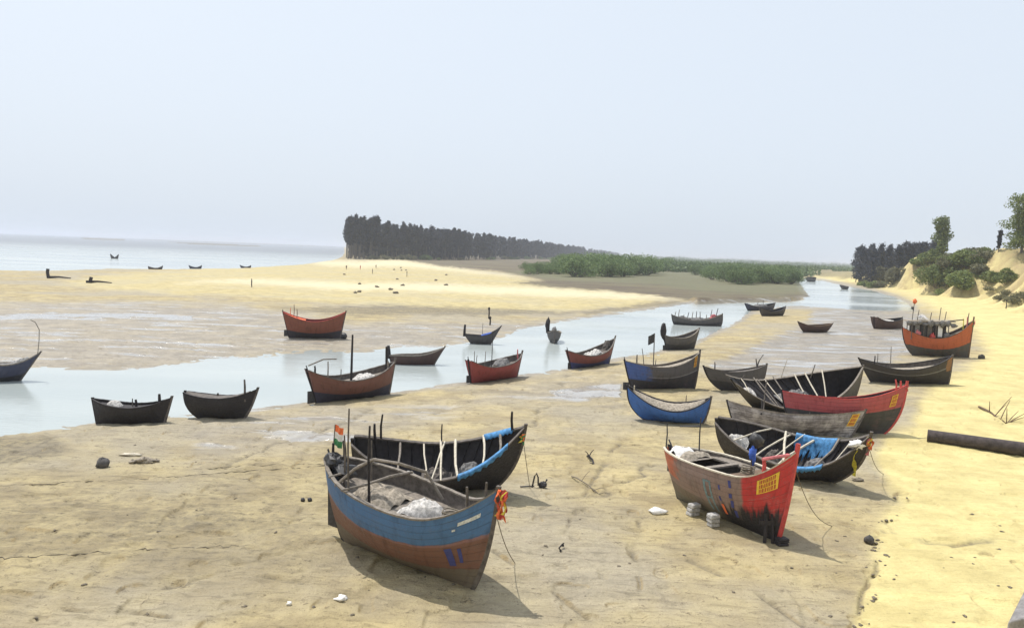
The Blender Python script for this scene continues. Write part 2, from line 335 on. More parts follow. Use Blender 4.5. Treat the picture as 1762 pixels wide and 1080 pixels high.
def trackmask(px, py, wid):
    m = np.zeros_like(px)
    for T in TRACKS:
        d = np.full(px.shape, 1e9)
        for (ax, ay), (bx, by) in zip(T[:-1], T[1:]):
            ex, ey = bx-ax, by-ay; t = np.clip(((px-ax)*ex+(py-ay)*ey)/(ex*ex+ey*ey), 0, 1)
            d = np.minimum(d, np.hypot(px-ax-ex*t, (py-ay-ey*t)*1.5))
        m = np.maximum(m, np.exp(-(d/wid)**2))
    return m
def build_ground():
    dys = list(np.arange(.7, 22, .8))+list(np.arange(22, 130, .45))+list(np.arange(130, 680, 1.5))
    rr = [60000, 30000]+[F*CAM_H/d for d in dys]
    rr += list(np.arange(rr[-1]-.25, .6, -.3)); rr = np.array(rr)
    fine = np.arctan(np.arange(-.80, .80, .0016)); coarse = np.linspace(fine[-1]+.02, 2*math.pi+fine[0]-.02, 90)
    az = np.concatenate([fine, coarse])
    na, nr = len(az), len(rr)
    A, RR = np.meshgrid(az, rr)
    x = (np.sin(A)*RR).ravel(); y = (np.cos(A)*RR).ravel()
    z = ground_z(x, y)
    px, py = project(x, y, z); front = y > 4
    ww = (fbm(x/1.4, y/1.4, 3, 52)-.5)
    tr = np.where(front & (py > 620), trackmask(px+ww*26, py+ww*16, 4.5), 0)*sst(.38, .62, fbm(x/.9, y/.9, 2, 55))
    z = z-tr*.07
    r = np.sqrt(x*x+y*y)
    wob = (fbm(x/np.maximum(r*.05, 1.5), y/np.maximum(r*.05, 1.5), 3, 12)-.5)
    wx = px+wob*26; wy = py+wob*10
    wx = wx+ww*22; wy = wy+ww*9
    S = lambda poly, a, b, ky=2.0: np.where(front, sst(a, b, sdpoly(wx, wy, poly, ky)), 0)
    dz, dd = dune_height(x, y)
    river = np.where(front, sdpoly(px, py, RIVER, 2.0), -99)
    dry = np.maximum(S(DRYR, -16, 20, 1.2), S(SPIT, -14, 14, 3)*.42)
    dry = np.where(front, dry, 1); dry = np.maximum(dry, sst(-6, 0, dd))
    wet = np.maximum.reduce([S(WETR, -12, 14), S(WETL, -16, 20)*.85, S(WETM, -30, 40, 1.5)*.55, S(WETP, -6, 10), S(WETQ, -8, 12), S(STREAK, -4, 6, 4)*1.0])
    wet = np.maximum(wet, sst(-15, -2, river)*.8)
    brown = S(BROWN, -5, 8, 3); pale = np.maximum(S(PALE, -16, 16, 3), S(PALE2, -14, 14, 3))*.72
    dark = np.maximum.reduce([S(DARKB, -10, 10, 3), S(DARKC, -6, 6, 3)*1.0, S(DARKL, -20, 20, 2), S(DARKM, -50, 60, 1.6)*.75, S(GREYL, -120, 160, 1.4)*.58, S(BANK, -3, 4, 3)*1.6])
    for b in BARS:
        bar = np.where(front, sst(-3, 1, sdpoly(px, py, b, 6.0)), 0); dark = np.maximum(dark, bar*2); brown = np.maximum(brown, bar)
    green = sst(8, 17, dd+(wob*16))*sst(50, 100, y)*(dd > 0)
    streak = np.maximum.reduce([S(STREAK, -5, 8, 4), S(WETP, -5, 10), S(WETQ, -6, 10)*.7, S(WETR, -5, 14)*.2])
    me = bpy.data.meshes.new('beach')
    me.vertices.add(len(x)); co = np.empty((len(x), 3), np.float32); co[:, 0] = x; co[:, 1] = y; co[:, 2] = z
    me.vertices.foreach_set('co', co.ravel())
    i, j = np.meshgrid(np.arange(nr-1), np.arange(na), indexing='ij'); i = i.ravel(); j = j.ravel(); j2 = (j+1) % na
    f = np.stack([i*na+j, (i+1)*na+j, (i+1)*na+j2, i*na+j2], 1)[:, ::-1].astype(np.int32)
    me.loops.add(f.size); me.loops.foreach_set('vertex_index', f.ravel())
    me.polygons.add(len(f)); me.polygons.foreach_set('loop_start', np.arange(0, f.size, 4, dtype=np.int32)); me.polygons.foreach_set('loop_total', np.full(len(f), 4, np.int32))
    me.polygons.foreach_set('use_smooth', np.ones(len(f), bool))
    for nm, ch in (('zone_a', (dry, wet, brown, pale)), ('zone_b', (np.maximum(dark, tr*.9), green, streak, S(OLIVE, -10, 14, 2.5)))):
        at = me.color_attributes.new(nm, 'FLOAT_COLOR', 'POINT'); at.data.foreach_set('color', np.stack(ch, 1).astype(np.float32).ravel())
    me.update(calc_edges=True); me.validate()
    k = NT('sand_and_mud')
    pos = k.n('ShaderNodeNewGeometry').outputs['Position']
    def attr(nm):
        a = k.n('ShaderNodeVertexColor', layer_name=nm); s = k.n('ShaderNodeSeparateColor'); k.l(a.outputs[0], s.inputs[0]); return s.outputs, a.outputs['Alpha']
    (d_, w_, b_), p_ = attr('zone_a'); (k_, g_, s_), _x = attr('zone_b')
    big = k.noise(pos, .07, 5, .6); mid = k.noise(pos, .5, 6, .65); sm = k.noise(pos, 3.0, 6, .7); fine_ = k.noise(pos, 15, 4, .7)
    strk = k.noise(k.mapping(pos, (.16, 1.1, 1), rot=(0, 0, .12)), .9, 5, .62, .8)
    ripples = k.noise(k.mapping(pos, (.8, 3.4, 1), rot=(0, 0, .3)), 1.3, 4, .62, .8)
    dryinv = k.math('SUBTRACT', 1.0, k.math('MULTIPLY', d_, .6))
    col = k.mix(k.ramp(mid, .38, .62), (.300, .240, .130, 1), (.430, .352, .185, 1))
    col = k.mix(k.ramp(big, .42, .60, 0, .7), col, k.mix(k.ramp(sm, .4, .6), (.270, .245, .195, 1), (.375, .335, .262, 1)))
    col = k.mix(d_, col, k.mix(k.ramp(mid, .32, .66), (.480, .400, .175, 1), (.610, .520, .240, 1)))
    col = k.mix(k.math('MULTIPLY', p_, .85), col, (.66, .60, .42, 1))
    col = k.mix(k.math('MULTIPLY', w_, k.ramp(strk, .25, .6, .65, 1)), col, k.mix(k.ramp(mid, .35, .65), (.215, .190, .160, 1), (.300, .262, .215, 1)))
    plain = k.noise(k.mapping(pos, (.5, 1.0, 1)), .05, 6, .65)
    col = k.mix(b_, col, k.mix(k.ramp(plain, .38, .60), (.090, .066, .042, 1), (.140, .118, .064, 1)))
    col = k.mix(k.math('MULTIPLY', k_, k.ramp(sm, .35, .62, .4, .9), True), col, (.150, .128, .088, 1))
    col = k.mix(k.math('MULTIPLY', g_, .9), col, k.mix(k.ramp(mid, .4, .6), (.27, .215, .115, 1), (.17, .15, .065, 1)))
    col = k.mix(k.math('MULTIPLY', _x, k.ramp(strk, .3, .6, .35, .9)), col, k.mix(k.ramp(mid, .35, .65), (.115, .125, .060, 1), (.150, .145, .075, 1)))
    gn = k.n('ShaderNodeNewGeometry'); nz = k.n('ShaderNodeSeparateXYZ'); k.l(gn.outputs['True Normal'], nz.inputs[0])
    gul = k.noise(k.mapping(pos, (.55, .55, .06)), .8, 5, .65)
    col = k.mix(k.math('MULTIPLY', k.ramp(nz.outputs[2], .93, .72), k.ramp(gul, .40, .62, .1, .8)), col, (.33, .25, .125, 1))
    # lumps, specks, scuffs, streaks left by the tide
    dmp = lambda f, c: k.mix(f, col, k.mix(1.0, col, c, 'MULTIPLY'))
    col = dmp(k.math('MULTIPLY', k.ramp(strk, .50, .66), k.math('MULTIPLY', dryinv, .45)), (.70, .70, .72, 1))
    col = dmp(k.math('MULTIPLY', k.ramp(strk, .46, .30), .35), (1.25, 1.24, 1.2, 1))
    col = dmp(k.math('MULTIPLY', k.ramp(ripples, .50, .66), k.math('MULTIPLY', dryinv, .55)), (.56, .55, .54, 1))
    spk = k.math('MULTIPLY', k.ramp(k.math('ADD', k.math('MULTIPLY', sm, .6), k.math('MULTIPLY', fine_, .4)), .53, .63), k.math('MULTIPLY', k.ramp(mid, .35, .6, .45, 1), dryinv))
    col = dmp(k.math('MULTIPLY', spk, 1.0), (.40, .38, .36, 1))
    col = dmp(k.ramp(fine_, .55, .75, 0, .35), (1.35, 1.35, 1.32, 1))
    col = dmp(k.math('MULTIPLY', k.ramp(fine_, .44, .34), k.math('MULTIPLY', dryinv, .55)), (.50, .48, .46, 1))
    pw = k.noise(k.mapping(pos, (.22, .9, 1)), .6, 5, .62)
    pudd = k.math('MULTIPLY', k.ramp(k.math('MAXIMUM', w_, s_), .1, .6), k.ramp(k.math('ADD', pw, k.math('MULTIPLY', s_, .20)), .54, .62))
    col = k.mix(k.math('MULTIPLY', pudd, .5), col, (.40, .39, .38, 1))
    k.l(col, k.b.inputs['Base Color'])
    ro = k.mix(w_, (.85, .85, .85, 1), (.5, .55, .55, 1)); ro = k.mix(pudd, ro, (.09, .09, .09, 1)); k.l(ro, k.b.inputs['Roughness'])
    h = k.math('ADD', k.math('ADD', k.math('MULTIPLY', sm, 1.0), k.math('MULTIPLY', fine_, .4)), k.math('MULTIPLY', ripples, .9))
    h = k.math('MULTIPLY', h, k.math('SUBTRACT', 1.0, pudd)); k.bump(h, .8, .09)
    me.materials.append(k.m)
    o = bpy.data.objects.new('beach', me); C.objects.link(o); o['kind'] = 'structure'
build_ground()

def build_water():
    k = NT('creek_water'); pos = k.n('ShaderNodeNewGeometry').outputs['Position']
    big = k.noise(k.mapping(pos, (.6, 1.4, 1)), .035, 4, .5)
    col = k.mix(k.ramp(big, .35, .65), (.33, .37, .37, 1), (.42, .45, .44, 1)); k.l(col, k.b.inputs['Base Color'])
    sp_ = k.n('ShaderNodeSeparateXYZ'); k.l(pos, sp_.inputs[0])       # open sea: greyer, rougher than the creek
    sea = k.math('MULTIPLY', k.ramp(sp_.outputs[1], 180, 900), k.ramp(k.math('ADD', sp_.outputs[0], k.math('MULTIPLY', sp_.outputs[1], .2)), 0, -30))
    col = k.mix(sea, col, k.mix(k.ramp(big, .35, .65), (.150, .165, .185, 1), (.195, .21, .23, 1))); k.l(col, k.b.inputs['Base Color'])
    k.l(k.mix(sea, k.ramp(big, .35, .65, .10, .2), (.38, .38, .38, 1)), k.b.inputs['Roughness']); k.b.inputs['IOR'].default_value = 1.33
    n = k.math('ADD', k.noise(k.mapping(pos, (1, 2.2, 1)), 1.5, 4, .6), k.math('MULTIPLY', k.noise(k.mapping(pos, (.6, 1.5, 1)), .3, 3), 1.4))
    bn = k.bump(n, .07, .12); rp = k.noise(k.mapping(pos, (.25, 1.0, 1), rot=(0, 0, .25)), .12, 4, .6, .5); k.l(k.ramp(rp, .40, .62, .02, .22), bn.inputs['Strength'])
    mb = MB(); s = 60000; mb.add([(-s, -200, 0), (s, -200, 0), (s, s, 0), (-s, s, 0)], [(0, 1, 2, 3)])
    o = mb.build('water', k.m); o['kind'] = 'structure'
build_water()

# ------------------------------------------------------------------ boats
BOAT_GROUP = 'wooden fishing boats lying along the creek'
class Boat: pass
def lerp(a, b, t): return a+(b-a)*t
def make_boat(label, S, B, TS, TB, gm, beam, mats, heel=0, draft=.04, tr=.18, water=False, deck=None, thwarts=(), rail=('wood_grey', .07), bulge=.10, psh=(1.8, 2.0),
              rudder=None, posts=(), full=2.3, inner='wood_dark', stemtop=None, ribs=0, name='fishing_boat', z0=None, lift=0.0, far=False, thw_mat='wood_pale', thw_r=.035, stern_bulge=None):
    pS = hit(*S, water=water, z0=z0); pB = hit(*B, water=water, z0=z0)
    if lift: pS.z += lift; pB.z += lift
    ex = (pB-pS); L = ex.length; ex.normalize()
    ey = Vector((0, 0, 1)).cross(ex).normalized(); ez = ex.cross(ey)
    side = 1 if ey.dot(CAMP-pS) > 0 else -1           # local y sign of the side that faces the viewer
    q = Quaternion(ex, -R(heel)*side); ey = q @ ey; ez = q @ ez
    def loc(px, py, yoff=0.0):
        d = ray(px, py); o = pS+ey*yoff; den = d.dot(ey); t = (o-CAMP).dot(ey)/den; p = CAMP+d*t-pS
        return p.dot(ex), p.dot(ez)
    xS, zS = loc(*TS) if len(TS) == 2 else TS[:2]
    xB, zB = loc(*TB) if len(TB) == 2 else TB[:2]
    if len(TS) == 3: xS, zS = TS[0]*L, TS[1]*L
    if len(TB) == 3: xB, zB = L+TB[0]*L, TB[1]*L
    W = beam*max(L, xB-xS)*.5
    if len(gm) == 2 and gm[0] > 5: xm, zm = loc(gm[0], gm[1], side*W*.98)
    else: xm, zm = lerp(xS, xB, gm[0]), gm[1]*L
    tm = min(.7, max(.3, (xm-xS)/(xB-xS)))
    b = Boat(); b.L = L
    def G(t):
        if t >= tm: z = zm+(zB-zm)*((t-tm)/(1-tm))**psh[1]
        else: z = zm+(zS-zm)*((tm-t)/tm)**psh[0]
        return Vector((lerp(xS, xB, t), 0, z))
    def K(t): return Vector((lerp(0, L, t), 0, -draft+.02*L*abs(2*t-1)**3*0))
    def half(t):
        c = .47
        if t >= c: return W*max(0.0, 1-((t-c)/(1-c))**2.3)
        return W*(tr+(1-tr)*(1-((c-t)/c)**2.4))
    sb = bulge if stern_bulge is None else stern_bulge
    def P(t, v, sd, off=0.0):
        g, kk = G(t), K(t); vv = v
        p = kk.lerp(g, vv**1.1)
        hh = g.z-kk.z
        e1 = max(0, t)**5; e0 = max(0, 1-t)**5
        p.x += (bulge*e1-sb*e0)*hh*math.sin(math.pi*min(1, v)**.85)
        qq = full-(full-1.15)*max(e1**.6, e0**.6)
        y = half(t)*(1-(1-min(v, 1))**qq)+.03*(1-v*0)
        return Vector((p.x, sd*(y+off), p.z))
    b.P = P; b.G = G; b.side = side; b.half = half; b.W = W
    root = empty(name, pS); root.rotation_mode = 'QUATERNION'
    root.rotation_quaternion = Matrix((ex, ey, ez)).transposed().to_quaternion()
    tag(root, label, 'boat', BOAT_GROUP); b.root = root
    b.ex, b.ey, b.ez, b.pS = ex, ey, ez, pS
    nt_, nv = (22, 7) if far else (44, 14)
    th = .05 if L > 3 else .04
    vs, fs, uv, mi = [], [], [], []
    def grid(fn, n1, n2, m, flip):
        base = len(vs)
        for i in range(n1+1):
            for j in range(n2+1):
                p, u = fn(i/n1, j/n2); vs.append(p); uv.append(u)
        for i in range(n1):
            for j in range(n2):
                a, bb, c, d = base+i*(n2+1)+j, base+(i+1)*(n2+1)+j, base+(i+1)*(n2+1)+j+1, base+i*(n2+1)+j+1
                fs.append((a, d, c, bb) if flip else (a, bb, c, d)); mi.append(m)
    v0 = .16
    def inner_p(t, v, sd):
        t2 = .015+.97*t; p = P(t2, v0+(1-v0)*v, sd); h = half(t2)
        y = max(0.0, abs(p.y)-th-.0); return Vector((p.x, sd*y, p.z+(.05 if v < .05 else 0)))
    for sd in (1, -1):
        grid(lambda t, v: (P(t, v, sd), (t, v)), nt_, nv, 0, sd > 0)
        grid(lambda t, v: (inner_p(t, v, sd), (t, v)), nt_, max(4, nv//2), 1, sd < 0)
        # top edge between the skins
        grid(lambda t, v: (P(t, 1, sd).lerp(inner_p(min(1, max(0, (t-.015)/.97)), 1, sd), v), (t, 1)), nt_, 1, 1, sd > 0)
    grid(lambda t, v: (inner_p(t, 0, 1).lerp(inner_p(t, 0, -1), v), (t, v)), nt_, 2, 1, False)
    # stem and stern faces, keel strip
    for t, fl in ((0, False), (1, True)):
        grid(lambda a, v: (P(t, v, 1).lerp(P(t, v, -1), a), (t, v)), 1, nv, 0, fl)
    grid(lambda t, v: (P(t, 0, 1).lerp(P(t, 0, -1), v), (t, 0)), nt_, 1, 0, True)
    me = bpy.data.meshes.new('hull'); me.from_pydata(vs, [], fs)
    ul = me.uv_layers.new(name='UVMap'); li = np.array([0]*len(me.loops)); me.loops.foreach_get('vertex_index', li)
    ul.data.foreach_set('uv', np.array(uv, np.float32)[li].ravel())
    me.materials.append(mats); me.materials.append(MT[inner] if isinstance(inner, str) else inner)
    me.polygons.foreach_set('material_index', mi); me.polygons.foreach_set('use_smooth', [True]*len(fs)); me.update()
    ho = bpy.data.objects.new('hull', me); C.objects.link(ho); ho.parent = root
    # rail
    if rail:
        rw = rail[1]; mb = MB(); n = nt_
        for sd in (1, -1):
            ring = []
            for i in range(n+1):
                t = i/n; p = P(t, 1, sd); ya = abs(p.y)
                o_ = ya+rw*.45; i_ = max(.0, ya-rw-.03)
                j1 = (random.random()-.5)*.012
                ring += [Vector((p.x, sd*o_, p.z-rw*.45)), Vector((p.x, sd*o_, p.z+rw*.38+j1)), Vector((p.x, sd*i_, p.z+rw*.38+j1)), Vector((p.x, sd*i_, p.z-rw*.45))]
            f = []
            for i in range(n):
                for j in range(4):
                    q4 = (i*4+j, i*4+(j+1) % 4, i*4+4+(j+1) % 4, i*4+4+j); f.append(q4 if sd < 0 else q4[::-1])
            f += [(0, 1, 2, 3), tuple(n*4+j for j in (3, 2, 1, 0))]
            mb.add(ring, f)
        mb.build('gunwale', MT[rail[0]], root)
    # stem post
    mb = MB(); ww = .045
    def post(t, ext, wd):
        pts = []; n = 10
        for i in range(n+1): pts.append(P(t, i/n, 1)*1.0)
        s = 1 if t == 1 else -1; top = pts[-1]; dirv = (pts[-1]-pts[-3]).normalized(); pts.append(top+dirv*ext)
        ring = []
        for p in pts:
            ring += [Vector((p.x-s*.05, -wd, p.z)), Vector((p.x+s*wd*1.6, -wd*.7, p.z)), Vector((p.x+s*wd*1.6, wd*.7, p.z)), Vector((p.x-s*.05, wd, p.z))]
        f = []; k2 = len(pts)
        for i in range(k2-1):
            for j in range(4):
                q4 = (i*4+j, i*4+(j+1) % 4, i*4+4+(j+1) % 4, i*4+4+j); f.append(q4 if s > 0 else q4[::-1])
        f.append(tuple((k2-1)*4+j for j in range(4)))
        return ring, f
    st = stemtop or {}
    rg, f = post(1, st.get('ext', .10), ww); mb.add(rg, f); mb.build('stem_post', MT[st.get('mat', 'wood_mid')], root)
    o = C.objects[-1] if False else None
    mb = MB(); rg, f = post(0, st.get('sext', .08), ww); mb.add(rg, f); mb.build('stern_post', MT[st.get('smat', 'wood_dark')], root)
    # thwarts / cross poles   (t, t2, v, over)
    for tw in thwarts:
        t1, t2, vv, over = tw[:4]; v2 = tw[4] if len(tw) > 4 else vv
        a = P(t1, vv, -side); c = P(t2, v2, side); d = (c-a); mb = MB(); off = Vector((0, 0, .05))
        a2 = a-d*over; c2 = c+d*over
        j_ = lambda q: Vector((random.uniform(-q, q), random.uniform(-q, q), random.uniform(-q, q)))
        rr_ = thw_r*random.uniform(.55, 1.1); mb.tube([a2+off+j_(.06), a2.lerp(c2, .35)+off+j_(.05), a2.lerp(c2, .7)+off+j_(.05), c2+off+j_(.05)], rr_, 6, r1=rr_*.75)
        mb.build('cross_pole', MT[thw_mat if random.random() < .7 else 'wood_grey'], root)
    if ribs:
        mb = MB()
        for i in range(ribs):
            t = .1+.8*i/(ribs-1)
            for sd in (1, -1):
                pts = [Vector((0, 0, .0))+inner_p(t, v, sd)-Vector((0, sd*.02, 0)) for v in (0, .2, .4, .6, .8, .97)]
                mb.tube(pts, .035, 4)
        mb.build('frame_ribs', MT[inner] if isinstance(inner, str) else inner, root)
    if deck:
        v, t0, t1, mat = deck[:4]; crown = deck[4] if len(deck) > 4 else .05
        mb = MB(); n = 24; base = []
        for i in range(n+1):
            t = lerp(t0, t1, i/n); p = P(t, v, 1); y = max(.01, abs(p.y)-.06)
            for j in range(7):
                a = j/3-1; base.append((p.x, a*y, p.z+crown*(1-a*a)+random.uniform(-.012, .012)))
        mb.add(base, [(i*7+j, (i+1)*7+j, (i+1)*7+j+1, i*7+j+1) for i in range(n) for j in range(6)]); mb.build('deck', MT[mat], root)
    if rudder:
        rd = rudder; p1 = P(0, .95, 1); p0 = P(0, 0.1, 1)
        gap = rd.get('gap', .22); h = rd.get('h', .5); wd = rd.get('w', .38); zb = rd.get('z', .12)
        mb = MB(); x = min(p0.x, p1.x)-gap if rd.get('vertical', True) else p0.x-gap
        x = p0.x-gap if rd.get('low', True) else x
        mb.box((x-wd*.5, 0, zb+h*.5), (wd, .06, h)); mb.box((x-wd*.5, 0, zb+h*.5), (wd*.8, .08, .06)); ro = mb.build('rudder', MT['steel_dark'], root)
        mb = MB(); mb.tube([(x+.02, 0, zb), (x+.01, 0, zb+h), (p1.x-.08, 0, p1.z+.35)], .03, 6)
        mb.tube([(x, 0, zb+h*.4), (p0.x+.05, 0, zb+h*.45)], .03, 5)
        mb.build('rudder_shaft', MT['steel_dark'], ro)
    for ps in posts:  # (t, ypos(-1..1 viewer side positive), v, height, lean_x, lean_y, radius, mat)
        t, yy, v, hgt, lx, ly, rad, mat = ps
        p = P(t, min(v, 1), 1); base = Vector((p.x, side*yy*abs(p.y), p.z)); mb = MB()
        top = base+Vector((lx, side*ly, hgt)); midp = base.lerp(top, .55)+Vector((random.uniform(-.03, .03), random.uniform(-.03, .03), 0))
        mb.tube([base-Vector((0, 0, .25)), midp, top], rad, 6, r1=rad*.7); mb.build('pole', MT[mat], root)
    return b
def wpt(b, p): return b.pS+b.ex*p.x+b.ey*p.y+b.ez*p.z
def patch(b, name, t0, t1, v0, v1, mat, side=1, off=.015, nu=6, nv=4, parent=None, skew=0.0, fn=None):
    """a thin plate or painted mark that follows the planking, on the side seen (side=1) or the far side"""
    mb = MB(); sd = b.side*side; vs = []; fs = []
    for lay in (0, 1):
        for i in range(nu+1):
            for j in range(nv+1):
                t = lerp(t0, t1, i/nu)+skew*(j/nv); v = lerp(v0, v1, j/nv); p = b.P(t, v, sd); vs.append(Vector((p.x, p.y+sd*(off+(.006 if lay else 0)), p.z)))
    N = (nu+1)*(nv+1)
    for i in range(nu):
        for j in range(nv):
            a = i*(nv+1)+j; q = (N+a, N+a+nv+1, N+a+nv+2, N+a+1); fs.append(q if sd < 0 else q[::-1])
    mb.add(vs, fs); return mb.build(name, MT[mat] if isinstance(mat, str) else mat, parent or b.root)
def plate(b, t0, t1, v0, v1, lines=3):
    o = patch(b, 'number_plate', t0, t1, v0, v1, 'yellow', off=.02)
    mb = MB()
    r = random.Random(int(t0*1000))
    for l in range(lines):
        vv = lerp(v1, v0, (l+.6)/(lines+.2)); tt = lerp(t0, t1, .12)
        while tt < lerp(t0, t1, .86):
            wdt = (t1-t0)*r.uniform(.06, .14); hh = (v1-v0)*.13
            vs = []
            for (a, c) in ((tt, vv-hh), (tt+wdt*.7, vv-hh), (tt+wdt*.7, vv+hh), (tt, vv+hh)):
                p = b.P(a, c, b.side); vs.append(Vector((p.x, p.y+b.side*.031, p.z)))
            mb.add(vs, [(0, 1, 2, 3) if b.side < 0 else (3, 2, 1, 0)]); tt += wdt
    mb.build('lettering', MT['mark_red'], o)
def heap(b, name, label, cat, t0, t1, v, hgt, mat, n=14, spread=.8, seed=1, group=None, ycen=0):
    """a pile of net, cloth or sacks that lies in a boat: its own thing"""
    mb = MB(); r = random.Random(seed); nu, nv = 46, 30; vs = []; k0 = r.uniform(0, 50)
    top = []
    for i in range(nu+1):
        for j in range(nv+1):
            a, c = i/nu, j/nv*2-1; t = lerp(t0, t1, a); p = b.P(t, v, 1); hw = max(.05, abs(p.y)-.10)
            y = max(-hw, min(hw, (c*spread+ycen*b.side)*hw)); q = Vector((p.x, y, p.z)); top.append((q, a, c))
    X = np.array([q.x for q, _, _ in top]); Y = np.array([q.y for q, _, _ in top]); A = np.array([a for _, a, _ in top]); Cc = np.array([c for _, _, c in top])
    rid = 1-np.abs(fbm(X/.34+k0, Y/.30, 3, seed)-.5)*4; big = fbm(X/.8+k0, Y/.7, 2, seed+9); fn = fbm(X/.09+k0, Y/.09, 2, seed+3)
    rad = np.sqrt(((A-.5)*2)**2+Cc**2*1.0)+(fbm(X/.5+k0, Y/.5, 2, seed+5)-.5)*.7
    fall = np.clip((1.05-rad)/.5, 0, 1)**.7
    H = hgt*fall*(.45+1.1*big+.42*np.clip(rid, 0, 1)+.30*(fn-.5))-.07
    vs = [wpt(b, Vector((q.x, q.y, q.z+h))) for (q, _, _), h in zip(top, H)]
    fs = [(i*(nv+1)+j, (i+1)*(nv+1)+j, (i+1)*(nv+1)+j+1, i*(nv+1)+j+1) for i in range(nu) for j in range(nv)]
    mb.add(vs, fs)
    o = mb.build(name, MT[mat], None, True); c = sum((Vector(v.co) for v in o.data.vertices), Vector())/len(o.data.vertices)
    for vv in o.data.vertices: vv.co -= c
    o.location = c; tag(o, label, cat, group); return o
def garland(b, t, v, y, drop, mats, seed=0, wid=.12, n=5):
    r = random.Random(seed)
    for i in range(n):
        mb = MB(); p = b.P(t, v, 1); base = Vector((p.x+.07+r.uniform(-.05, .10), b.side*y+r.uniform(-.08, .08), p.z+r.uniform(-.05, .05)))
        pts = []; k = 6; L = drop*r.uniform(.5, 1)
        vs = []; fs = []; a = r.uniform(-.6, .6)
        for j in range(k+1):
            c = base+Vector((.05*math.sin(j*1.3+i), .05*math.cos(j*1.1+i), -L*j/k)); wv = wid*.5*(.6+.5*math.sin(j*1.9+i))
            d = Vector((math.cos(a), math.sin(a), 0)); vs += [c-d*wv, c+d*wv]
        fs = [(2*j, 2*j+1, 2*j+3, 2*j+2) for j in range(k)]
        mb.add(vs, fs); mb.add([x+Vector((.012, .012, 0)) for x in vs], [f[::-1] for f in fs]); mb.build('ribbon', MT[mats[i % len(mats)]], b.root)

# --- paints
P_ = lambda *a: srgb(*a)[:3]
BLK = (.028, .025, .030); BLK2 = (.04, .036, .04); BRN = (.115, .045, .035); RED = (.40, .05, .045); BLUE = (.055, .13, .30)
m_blue = hull_mat('blue_and_brown_hull', [(.27, (.135, .112, .088)), (.60, (.165, .083, .062)), (.635, (.22, .12, .12)), (1.0, (.060, .145, .32))], (.12, .11, .105), .4, planks=11, bottomnoise=.05, seam=.35)
m_black = hull_mat('black_tarred_hull', [(1, (.018, .016, .02))], (.045, .042, .042), .3, planks=10)
m_black2 = hull_mat('black_hull_worn', [(1, (.022, .019, .022))], (.07, .06, .055), .35, planks=10)
m_red = hull_mat('red_bow_faded_hull', [(.22, (.15, .14, .105)), (.40, (.17, .135, .105)), (1, (.235, .165, .145))], (.22, .195, .175), .6, bow=(.76, (.45, .035, .035), .1), stern=(.2, (.46, .12, .06), .55), planks=10, tar=(.58, .46, (.022, .02, .024)), seam=.4)
m_grey = hull_mat('bare_grey_planks_hull', [(.3, (.07, .066, .072)), (1, (.15, .138, .15))], (.46, .44, .46), 1.0, planks=5, seam=.95)
m_redblk = hull_mat('red_over_black_hull', [(.60, (.045, .045, .047)), (1, (.36, .07, .075))], (.30, .16, .15), .3, planks=9, bottomnoise=.015)
m_dgrey = hull_mat('charcoal_hull', [(.5, (.04, .038, .042)), (1, (.085, .08, .08))], (.16, .15, .145), .35, planks=8)
m_long = hull_mat('long_dark_hull', [(1, (.06, .056, .058))], (.13, .12, .11), .35, planks=9)
m_bluedark = hull_mat('blue_and_charcoal_hull', [(.55, (.035, .034, .045)), (.585, (.20, .20, .22)), (1, (.085, .082, .09))], (.17, .12, .12), .35, planks=9, stern=(.26, (.05, .10, .30), .42), bottomnoise=.02)
m_bright = hull_mat('bright_blue_hull', [(.08, (.03, .04, .09)), (1, (.045, .145, .47))], (.05, .08, .18), .25, planks=8)
m_black3 = hull_mat('black_hull_pale_strake', [(.66, (.03, .027, .03)), (.70, (.17, .17, .17)), (1, (.038, .034, .036))], (.10, .09, .09), .3, planks=8, bow=(.93, (.22, .11, .05), .55), bottomnoise=.02)
m_orange = hull_mat('orange_over_grey_hull', [(.46, (.07, .068, .066)), (1, (.40, .095, .035))], (.30, .12, .05), .35, planks=9, bottomnoise=.05)
m_brown = hull_mat('brown_over_navy_hull', [(.40, (.035, .034, .06)), (1, (.155, .068, .055))], (.10, .07, .06), .35, planks=9, bottomnoise=.03)
m_redbrn = hull_mat('dull_red_hull', [(.36, (.035, .03, .04)), (1, (.20, .066, .040))], (.13, .07, .055), .3, planks=8, bottomnoise=.02)
m_redall = hull_mat('maroon_red_hull', [(.05, (.05, .03, .03)), (1, (.25, .05, .048))], (.15, .06, .055), .3, planks=8)
m_rednavy = hull_mat('red_over_navy_hull', [(.42, (.045, .055, .16)), (1, (.19, .06, .055))], (.11, .06, .06), .3, planks=8, bottomnoise=.03)
m_smbrn = hull_mat('dark_brown_hull', [(1, (.07, .04, .035))], (.15, .08, .06), .35, planks=7)
m_navy = hull_mat('navy_hull', [(.4, (.02, .02, .026)), (1, (.045, .05, .09))], (.18, .18, .19), .35, planks=7)

